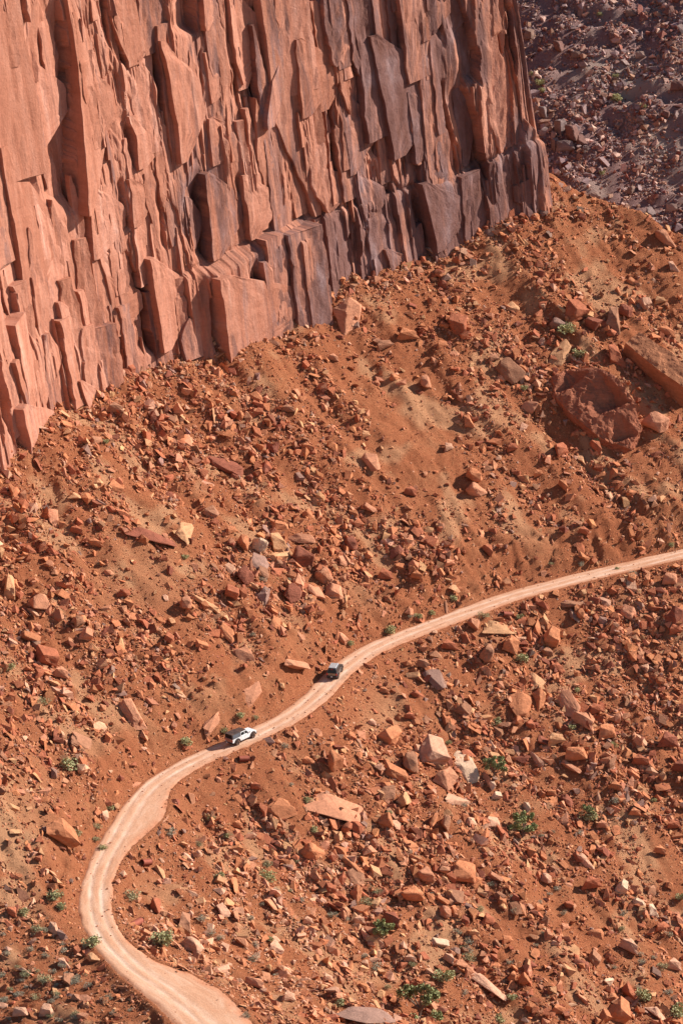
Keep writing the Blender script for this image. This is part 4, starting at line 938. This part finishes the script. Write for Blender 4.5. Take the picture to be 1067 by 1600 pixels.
SHR = """12 1042 18 g|68 1095 18 o|112 1190 30 g|288 1158 20 g|375 1117 13 g|351 1142 14 g|400 1120 12 o|172 1262 15 g|118 1304 22 o|152 1290 14 o|85 1400 24 g|96 1416 16 g|38 1425 18 g|145 1472 26 g|60 1452 18 o|253 1466 38 g|207 1398 24 o|70 1529 24 o|150 1310 14 o|160 1325 14 g
340 1366 18 g|330 1277 14 g|355 1305 13 g|268 1300 18 s|312 1318 12 o|420 1370 26 g|492 1296 14 g|481 1249 13 g|511 1256 14 g|524 1254 12 g|445 1164 14 s|708 935 14 g|675 957 11 g|652 962 13 g|640 962 12 s|610 984 18 g|548 1005 11 g|905 881 13 s|1048 851 11 g|987 897 15 s
966 888 10 g|815 1029 22 g|810 963 11 g|755 962 15 o|902 1077 12 g|775 1126 15 g|893 1136 12 g|958 1163 12 g|918 1272 24 g|882 514 28 g|907 552 20 g|930 686 14 g|818 606 13 g|845 110 16 g|690 1523 30 g|588 1510 18 s|733 1495 20 o|620 1561 14 s|1003 1555 28 g|1056 1580 28 g
799 1558 16 g|780 1593 18 g|960 1250 16 s|1061 1400 16 g|974 1426 12 s|1000 1490 12 s|315 1434 16 s|331 1456 15 s|344 1464 14 s|395 1496 20 s|420 1467 12 g|530 1566 16 g|585 1392 18 o|573 1407 20 o|724 1257 14 s|700 1222 14 g|606 1140 12 o|608 1270 12 g|870 1388 12 s|575 1180 10 s|862 1300 10 s
845 1305 11 s|500 1385 10 s|470 1405 14 s|430 1390 14 s|460 1345 14 o|418 1350 16 o|800 1400 10 s|640 1330 10 s|905 1300 12 s|1020 1250 10 g|455 1225 10 s|700 1160 10 g|395 990 10 s|412 905 12 s|290 870 12 g|155 880 9 s|165 690 12 g|450 905 12 s|860 880 9 o|1020 1495 11 s"""
for row in SHR.replace('\n', '|').split('|'):
    q = row.split(); shrub(float(q[0]), float(q[1]), float(q[2]), q[3])
for (u, v, p_) in [(845,128,16),(829,114,12),(960,152,18),(846,140,12),(1005,165,10),(940,270,10),(960,118,9),(935,22,10)]: shrub(u, v, p_, 'g', HF)
rr = random.Random(9); cnt = 0
while cnt < 85:                                           # low sage tufts, mostly below the bend
    u, v = (rr.uniform(2, 230), rr.uniform(1450, 1595)) if cnt < 48 else (rr.uniform(380, 1060), rr.uniform(1380, 1595))
    if cnt < 48 and u > 95+(v-1470)*1.05: continue
    shrub(u, v, rr.uniform(8, 15), rr.choice('sso'), None, 'low dry sage tuft on the red slope below the road bend' if cnt < 48 else 'low dry sage tuft among rubble on the bottom right slope'); cnt += 1

def juniper(u, v, px, label, seed, wide=1.0):
    g = march(u, v+px*.42, HT); sc = px*proj(g)[2]/F; r_ = np.random.default_rng(seed)
    e = empty('juniper_tree', g); e.scale = (sc, sc, sc)
    limbs = []; lobes = []
    limbs.append(((0, 0, -.06), (.02, .01, .3), .05, .035))
    for k in range(9):
        a = 2.4*k+r_.uniform(-.4, .4); h = r_.uniform(.12, .6); L_ = r_.uniform(.16, .42)*wide*(1.1-.6*h)
        tip = (L_*math.cos(a), L_*math.sin(a), h+.16); limbs.append(((.01, 0, h*.55), tip, .026, .008))
        lobes.append((tip, r_.uniform(.10, .19)))
        for _ in range(2):
            t2 = (tip[0]+r_.uniform(-.13, .13), tip[1]+r_.uniform(-.13, .13), tip[2]+r_.uniform(-.06, .14)); limbs.append((tip, t2, .009, .004)); lobes.append((t2, r_.uniform(.06, .12)))
    limbs.append(((.02, .01, .3), (.03, 0, .8), .03, .01)); lobes += [((.03, 0, .86), .11), ((-.04, .04, .74), .12)]
    bm = bmesh.new(); stems(bm, limbs, 6); mt = bpy.data.meshes.new('trunk'); bm.to_mesh(mt); bm.free(); mt.materials.append(M_BARK); link('trunk', mt, e)
    v_, f_ = leaf_cloud(r_, 3400, 1, .055, lobes, .3, .3); link('crown', mesh_np('crown', v_, f_, M_LEAF['j']), e)
    tag(e, label, 'tree', 'juniper trees on the lower slope')
juniper(655, 1566, 66, 'largest dark green juniper at the bottom edge right of the purple slab', 1, 1.5)
juniper(816, 1288, 46, 'lone round juniper among pale stones on the lower right slope', 2, 1.2)
juniper(771, 1198, 38, 'bushy juniper right of the cream split boulder', 3, 1.25)
juniper(597, 1455, 42, 'slim juniper beside a dark red rock on the lower slope', 4, .9)
juniper(918, 1270, 26, 'small dark juniper on the right slope below the dark wedge', 5, 1.2)

# ------------------------------------------------------------------ rusty culvert pipes below the road
M_RUST = plain('rusted_steel', (.28,.075,.045), .75, .3, .3); M_PALE = plain('galvanised_pipe_end', (.5,.47,.45), .6, .4)
def pipe(u, v, L, dia, ang, label, pale_end=False):
    g, x, y, n, mx, my = frame(u, v, ang); s_ = proj(g)[2]/F; L, rad = L*mx, dia*s_/2
    e = empty('culvert_pipe', g); xv = Vector(x); q = xv.to_track_quat('X', 'Z'); e.rotation_euler = q.to_euler(); e.location = Vector(g)+Vector(n)*rad*.6
    nr, ns = 30, 24; vv = []
    for k in range(nr):                                      # corrugated barrel
        rd = rad*(1+.045*math.cos(k*math.pi)); vv += [(-L/2+L*k/(nr-1), rd*math.cos(2*math.pi*j/ns), rd*math.sin(2*math.pi*j/ns)) for j in range(ns)]
    ff = [(k*ns+j, k*ns+(j+1) % ns, (k+1)*ns+(j+1) % ns, (k+1)*ns+j) for k in range(nr-1) for j in range(ns)]
    link('barrel', mesh_np('barrel', vv, ff, M_RUST, True), e)
    for sx in (-1, 1):
        vv = []
        for (rd, xx) in ((1.08, 0), (1.08, .06), (.93, .06), (.93, -.3*sx*sx)): vv += [(sx*(L/2+xx*.6), rad*rd*math.cos(2*math.pi*j/ns), rad*rd*math.sin(2*math.pi*j/ns)) for j in range(ns)]
        ff = [(k*ns+j, k*ns+(j+1) % ns, (k+1)*ns+(j+1) % ns, (k+1)*ns+j) for k in range(3) for j in range(ns)]
        link('rim', mesh_np('rim', vv, ff, M_PALE if (pale_end and sx < 0) else M_RUST, True), e)
    tag(e, label, 'pipe', 'rusty culvert pipes below the road')
pipe(227, 1349, 13, 10, 5, 'upper short rusty corrugated pipe lying right of the road bend')
pipe(210, 1446, 20, 11, 28, 'lower rusty corrugated pipe with a pale end by the road bend', True)
pipe(380, 1187, 15, 9, 3, 'dark rusty pipe sticking out of the bank below the white pickup')
pipe(791, 961, 13, 8, -4, 'dark rusty pipe end under the road above the flat tan boulder')

# ------------------------------------------------------------------ vehicles
M_WHITE = plain('white_paint', (.80,.80,.80), .3, 0, .5, .10); M_BLACK = plain('black_plastic', (.022,.022,.025), .55, 0, .4, .25); M_SIDE = plain('grey_topper_panel', (.10,.11,.13), .4, 0, .5)
M_TYRE = plain('tyre_rubber', (.025,.024,.024), .9, 0, .2, .5); M_RIM = plain('dark_wheel', (.06,.06,.065), .45, .6, .5, .3); M_GLASS = plain('dark_window_glass', (.012,.013,.016), .22, 0, .25)
M_RED = plain('red_tail_light', (.55,.02,.02), .25, 0, .5); M_DUST = plain('dusty_tailgate', (.40,.20,.14), .7, 0, .2); M_TAN = plain('dusty_tan_tailgate', (.36,.25,.15), .6, 0, .3)
M_GREY = plain('silver_grey_paint', (.085,.088,.09), .35, .3, .5, .25); M_RACK = plain('silver_roof_tray', (.62,.65,.70), .35, .3, .5); M_LAMP = plain('clear_lamp', (.75,.75,.7), .15, 0, .6); M_PLATE = plain('pale_number_plate', (.7,.7,.68), .5)
def bev(bm, off, seg=2):
    bmesh.ops.bevel(bm, geom=bm.edges[:], offset=off, segments=seg, profile=.5, affect='EDGES', clamp_overlap=True)
def solid(name, mat, parent, profile, hw, hw_top=None, zt=None, bv=.04):
    """side profile (x, z) extruded to half width hw; above height zt the sides lean in to hw_top"""
    bm = bmesh.new(); zmin = min(p[1] for p in profile); zmax = max(p[1] for p in profile)
    def wd(z): return hw if hw_top is None or z <= zt else hw+(hw_top-hw)*(z-zt)/(zmax-zt)
    A = [bm.verts.new((x, -wd(z), z)) for x, z in profile]; B = [bm.verts.new((x, wd(z), z)) for x, z in profile]
    bm.faces.new(A); bm.faces.new(B[::-1]); n = len(A)
    for i in range(n): bm.faces.new((A[i], B[i], B[(i+1) % n], A[(i+1) % n]))
    bmesh.ops.recalc_face_normals(bm, faces=bm.faces[:])
    if bv: bev(bm, bv)
    bmesh.ops.triangulate(bm, faces=bm.faces[:])
    me = bpy.data.meshes.new(name); bm.to_mesh(me); bm.free(); me.materials.append(mat); return link(name, me, parent)
def boxp(name, mat, parent, c, sz, bv=.02, rot=None):
    bm = bmesh.new(); bmesh.ops.create_cube(bm, size=1, matrix=Matrix.Diagonal((*sz, 1))); bev(bm, min(bv, min(sz)*.4), 2)
    if rot: bmesh.ops.rotate(bm, verts=bm.verts[:], cent=(0,0,0), matrix=rot)
    bmesh.ops.translate(bm, verts=bm.verts[:], vec=c); me = bpy.data.meshes.new(name); bm.to_mesh(me); bm.free(); me.materials.append(mat); return link(name, me, parent)
def quadp(name, mat, parent, pts, out, th=.012):
    """thin pane from four corners pushed out by th"""
    o = Vector(out).normalized()*th; P = [Vector(p)+o for p in pts]; Q = [Vector(p)-o for p in pts]
    me = bpy.data.meshes.new(name); me.from_pydata([*P, *Q], [], [(0,1,2,3), (7,6,5,4)]+[(i, i+4, (i+1) % 4+4, (i+1) % 4) for i in range(4)]); me.materials.append(mat); return link(name, me, parent)
def lathe(name, mat, parent, prof, c, seg=28):
    """profile (radius, y) turned about the axle (y)"""
    vv = [(rd*math.cos(2*math.pi*j/seg), yy, rd*math.sin(2*math.pi*j/seg)) for rd, yy in prof for j in range(seg)]
    ff = [(k*seg+j, k*seg+(j+1) % seg, (k+1)*seg+(j+1) % seg, (k+1)*seg+j) for k in range(len(prof)-1) for j in range(seg)]
    o = link(name, mesh_np(name, vv, ff, mat, True), parent); o.location = c; return o
def wheel(parent, x, side, rad, half):
    w_ = boxp('wheel', M_RIM, parent, (x, side*(half-.14), rad), (.16, .12, .16), .03)           # hub carries tyre and rim
    lathe('tyre', M_TYRE, w_, [(rad*.56, -.13), (rad*.93, -.14), (rad, -.10), (rad, .10), (rad*.93, .14), (rad*.56, .13)], (x, side*(half-.14), rad))
    lathe('rim', M_RIM, w_, [(.02, side*.09), (rad*.22, side*.10), (rad*.30, side*.05), (rad*.50, side*.07), (rad*.57, side*.12), (rad*.57, -side*.12)], (x, side*(half-.14), rad))
def arch(xc, r_, z0, n=8, a0=180, a1=0): return [(xc+r_*math.cos(R(a0+(a1-a0)*k/n)), z0+r_*math.sin(R(a0+(a1-a0)*k/n))) for k in range(n+1)]
def flare(parent, xc, r_, z0, half, mat):
    for sd in (-1, 1):
        out_ = arch(xc, r_+.13, z0)+arch(xc, r_, z0, a0=0, a1=180); n = len(out_)
        bm = bmesh.new(); A = [bm.verts.new((x, sd*(half-.02), z)) for x, z in out_]; B = [bm.verts.new((x, sd*(half+.10), z-.02)) for x, z in out_]
        m_ = n//2
        for k in range(m_-1):
            for S_ in (A, B): bm.faces.new((S_[k], S_[k+1], S_[n-2-k], S_[n-1-k]))
        for k in range(n): bm.faces.new((A[k], A[(k+1) % n], B[(k+1) % n], B[k]))
        bmesh.ops.recalc_face_normals(bm, faces=bm.faces[:]); me = bpy.data.meshes.new('fender_flare'); bm.to_mesh(me); bm.free(); me.materials.append(mat); link('fender_flare', me, parent)
def place_vehicle(e, u, v, psi):
    p_, i = on_road(u, v); t3 = np.array([*RT[i], (RP[min(i+4, len(RP)-1), 2]-RP[i-4, 2])/4])
    x = np.array([math.sin(R(psi)), math.cos(R(psi)), 0]); x[2] = .07*(x[0]*RT[i][0]+x[1]*RT[i][1]); x /= np.linalg.norm(x)
    y = np.cross([0, 0, 1], x); y /= np.linalg.norm(y); z = np.cross(x, y)
    e.matrix_world = Matrix([[x[k]*1.03, y[k]*1.03, z[k]*1.08, p_[k]-(.06 if k == 2 else 0)] for k in range(3)]+[[0, 0, 0, 1]])
# --- white crew-cab pickup with a black camper topper
e = empty('pickup_truck'); HB = .86
body = [(-2.72,.66),(-2.72,1.20),(-.92,1.22),(1.02,1.24),(1.12,1.22),(2.42,1.14),(2.58,1.02),(2.6,.62)]+arch(1.80,.52,.50,8,0,180)[0:]+[(1.2,.52),(-1.05,.52)]+arch(-1.70,.52,.50,8,0,180)+[(-2.3,.62)]
solid('body', M_WHITE, e, body, HB, bv=0)
solid('cab', M_WHITE, e, [(-.92,1.215),(-.84,1.80),(.30,1.84),(.46,1.80),(1.0,1.235)], HB-.02, HB-.16, 1.23, .03)
solid('roof', M_BLACK, e, [(-.88,1.825),(-.86,1.88),(.30,1.905),(.44,1.87),(.42,1.835)], HB-.14, bv=.02)
tp = solid('topper', M_BLACK, e, [(-2.76,1.225),(-2.82,2.0),(-.70,1.99),(-.62,1.92),(-.80,1.83),(-.95,1.79),(-.95,1.235)], HB-.01, HB-.08, 1.24, .03)
for sd in (-1, 1):
    quadp('side_panel', M_SIDE, tp, [(-2.62, sd*(HB-.005), 1.30), (-1.05, sd*(HB-.005), 1.30), (-1.05, sd*(HB-.062), 1.86), (-2.66, sd*(HB-.062), 1.88)], (0, sd, .1))
    quadp('window', M_GLASS, e, [(-.80, sd*(HB-.03), 1.30), (-.06, sd*(HB-.03), 1.30), (-.06, sd*(HB-.135), 1.74), (-.75, sd*(HB-.135), 1.73)], (0, sd, .2))
    quadp('window', M_GLASS, e, [(.06, sd*(HB-.03), 1.30), (.86, sd*(HB-.03), 1.30), (.46, sd*(HB-.135), 1.72), (.06, sd*(HB-.135), 1.74)], (0, sd, .2))
    for xd in ((-.88, .0), (.02, 1.0)):
        dr_ = quadp('door', M_WHITE, e, [(xd[0]+.02, sd*(HB+.003), .62), (xd[1]-.02, sd*(HB+.003), .62), (xd[1]-.02, sd*(HB+.003), 1.21), (xd[0]+.02, sd*(HB+.003), 1.21)], (0, sd, 0), .012)
        boxp('handle', M_BLACK, dr_, (xd[0]+.16, sd*(HB+.03), 1.10), (.18, .03, .04), .01)
    boxp('tail_light', M_RED, e, (-2.73, sd*(HB-.09), 1.02), (.06, .15, .24), .02)
    lathe('headlight', M_LAMP, e, [(.01, .02), (.11, .02), (.12, 0)], (2.6, sd*.62, .96)).rotation_euler = (0, 0, -math.pi/2)
    boxp('mirror', M_BLACK, e, (.92, sd*(HB+.12), 1.36), (.12, .18, .17), .03)
    boxp('rock_rail', M_BLACK, e, (.05, sd*(HB-.02), .48), (2.1, .12, .09), .02)
    for xw in (1.80, -1.70): wheel(e, xw, sd, .44, HB+.10)
for xw in (1.80, -1.70): flare(e, xw, .53, .50, HB, M_BLACK)
tg = quadp('tailgate', M_DUST, e, [(-2.735,-.70,.70),(-2.735,.70,.70),(-2.735,.70,1.19),(-2.735,-.70,1.19)], (-1,0,0), .015); boxp('handle', M_BLACK, tg, (-2.76,0,1.05), (.03,.2,.06), .01)
quadp('rear_window', M_GLASS, tp, [(-2.775,-.66,1.32),(-2.775,.66,1.32),(-2.82,.62,1.90),(-2.82,-.62,1.90)], (-1,0,0), .012)
quadp('windshield', M_GLASS, e, [(.965,-.74,1.28),(.965,.74,1.28),(.49,.66,1.77),(.49,-.66,1.77)], (1,0,.9), .012)
boxp('rear_bumper', M_BLACK, e, (-2.80,0,.60), (.18,1.6,.16), .03); boxp('front_bumper', M_BLACK, e, (2.72,0,.62), (.24,1.5,.2), .04); boxp('grille', M_BLACK, e, (2.60,0,.96), (.03,.8,.24), .01)
boxp('hood_bulge', M_WHITE, e, (1.75,0,1.19), (1.1,.8,.08), .03); boxp('number_plate', M_PLATE, e, (-2.90,.35,.62), (.02,.3,.14), .004)
boxp('underframe', M_BLACK, e, (0,0,.50), (4.9,.9,.18), .03)
tag(e, 'white crew cab pickup with black camper topper driving up the dirt road', 'pickup')
place_vehicle(e, 377.5, 1156.5, 43)
# --- dark off-roader with a silver roof tray
e = empty('off_roader'); HB = .88
body = [(-2.22,.62),(-2.26,.80),(-2.24,1.18),(.90,1.20),(2.0,1.12),(2.2,1.0),(2.24,.60)]+arch(1.42,.48,.48,8,0,180)+[(.85,.50),(-.85,.50)]+arch(-1.38,.48,.48,8,0,180)
solid('body', M_GREY, e, body, HB, bv=0)
solid('cabin', M_GREY, e, [(-2.22,1.19),(-2.05,1.80),(.20,1.84),(.36,1.80),(.92,1.205)], HB-.02, HB-.17, 1.2, .03)
quadp('rear_window', M_GLASS, e, [(-2.22,-.74,1.23),(-2.22,.74,1.23),(-2.075,.63,1.74),(-2.075,-.63,1.74)], (-1,0,.25), .02)
tg = quadp('tailgate', M_TAN, e, [(-2.265,-.66,.80),(-2.265,.66,.80),(-2.25,.66,1.18),(-2.25,-.66,1.18)], (-1,0,0), .02); boxp('handle', M_BLACK, tg, (-2.29,0,1.06), (.03,.26,.05), .01)
boxp('brake_light', M_RED, e, (-2.09,0,1.775), (.10,.30,.06), .01)
rk = boxp('roof_tray', M_RACK, e, (-.95,0,1.98), (2.0,1.26,.10), .03)
for q in range(5): boxp('slat', M_PALE, rk, (-1.75+q*.4,0,2.045), (.22,1.14,.02), .005)
for sd in (-1, 1):
    boxp('rail', M_BLACK, rk, (-.95,sd*.60,1.89), (1.9,.05,.09), .01)
    boxp('tail_light', M_RED, e, (-2.24,sd*(HB-.10),1.00), (.10,.19,.36), .03)
    quadp('window', M_GLASS, e, [(-2.0,sd*(HB-.03),1.27),(-1.0,sd*(HB-.03),1.27),(-1.0,sd*(HB-.145),1.74),(-1.88,sd*(HB-.145),1.73)], (0,sd,.2))
    quadp('window', M_GLASS, e, [(-.90,sd*(HB-.03),1.27),(-.10,sd*(HB-.03),1.27),(-.10,sd*(HB-.145),1.75),(-.90,sd*(HB-.145),1.74)], (0,sd,.2))
    quadp('window', M_GLASS, e, [(.0,sd*(HB-.03),1.27),(.78,sd*(HB-.03),1.27),(.36,sd*(HB-.145),1.72),(.0,sd*(HB-.145),1.75)], (0,sd,.2))
    for xd in ((-.92,-.08), (-.02,.92)):
        dr_ = quadp('door', M_GREY, e, [(xd[0]+.02,sd*(HB+.003),.58),(xd[1]-.02,sd*(HB+.003),.58),(xd[1]-.02,sd*(HB+.003),1.18),(xd[0]+.02,sd*(HB+.003),1.18)], (0,sd,0), .012)
        boxp('handle', M_BLACK, dr_, (xd[0]+.16,sd*(HB+.03),1.08), (.18,.03,.04), .01)
    boxp('mirror', M_BLACK, e, (.80,sd*(HB+.11),1.32), (.12,.18,.16), .03); boxp('headlight', M_LAMP, e, (2.20,sd*.62,.96), (.08,.3,.16), .03)
    for xw in (1.42, -1.38): wheel(e, xw, sd, .41, HB+.07)
for xw in (1.42, -1.38): flare(e, xw, .49, .48, HB, M_BLACK)
quadp('windshield', M_GLASS, e, [(.90,-.74,1.24),(.90,.74,1.24),(.40,.66,1.77),(.40,-.66,1.77)], (1,0,.9), .015)
boxp('rear_bumper', M_BLACK, e, (-2.34,0,.66), (.22,1.76,.24), .04); boxp('front_bumper', M_BLACK, e, (2.32,0,.62), (.22,1.7,.24), .04); boxp('number_plate', M_PLATE, e, (-2.46,0,.68), (.02,.3,.14), .004)
boxp('underframe', M_BLACK, e, (0,0,.47), (4.0,.9,.16), .03); boxp('muffler', M_RIM, e, (-2.1,.45,.42), (.5,.22,.18), .06)
tag(e, 'dark silver off-roader with roof tray and tan tailgate driving away up the road', 'car')
place_vehicle(e, 523.5, 1054, 13)
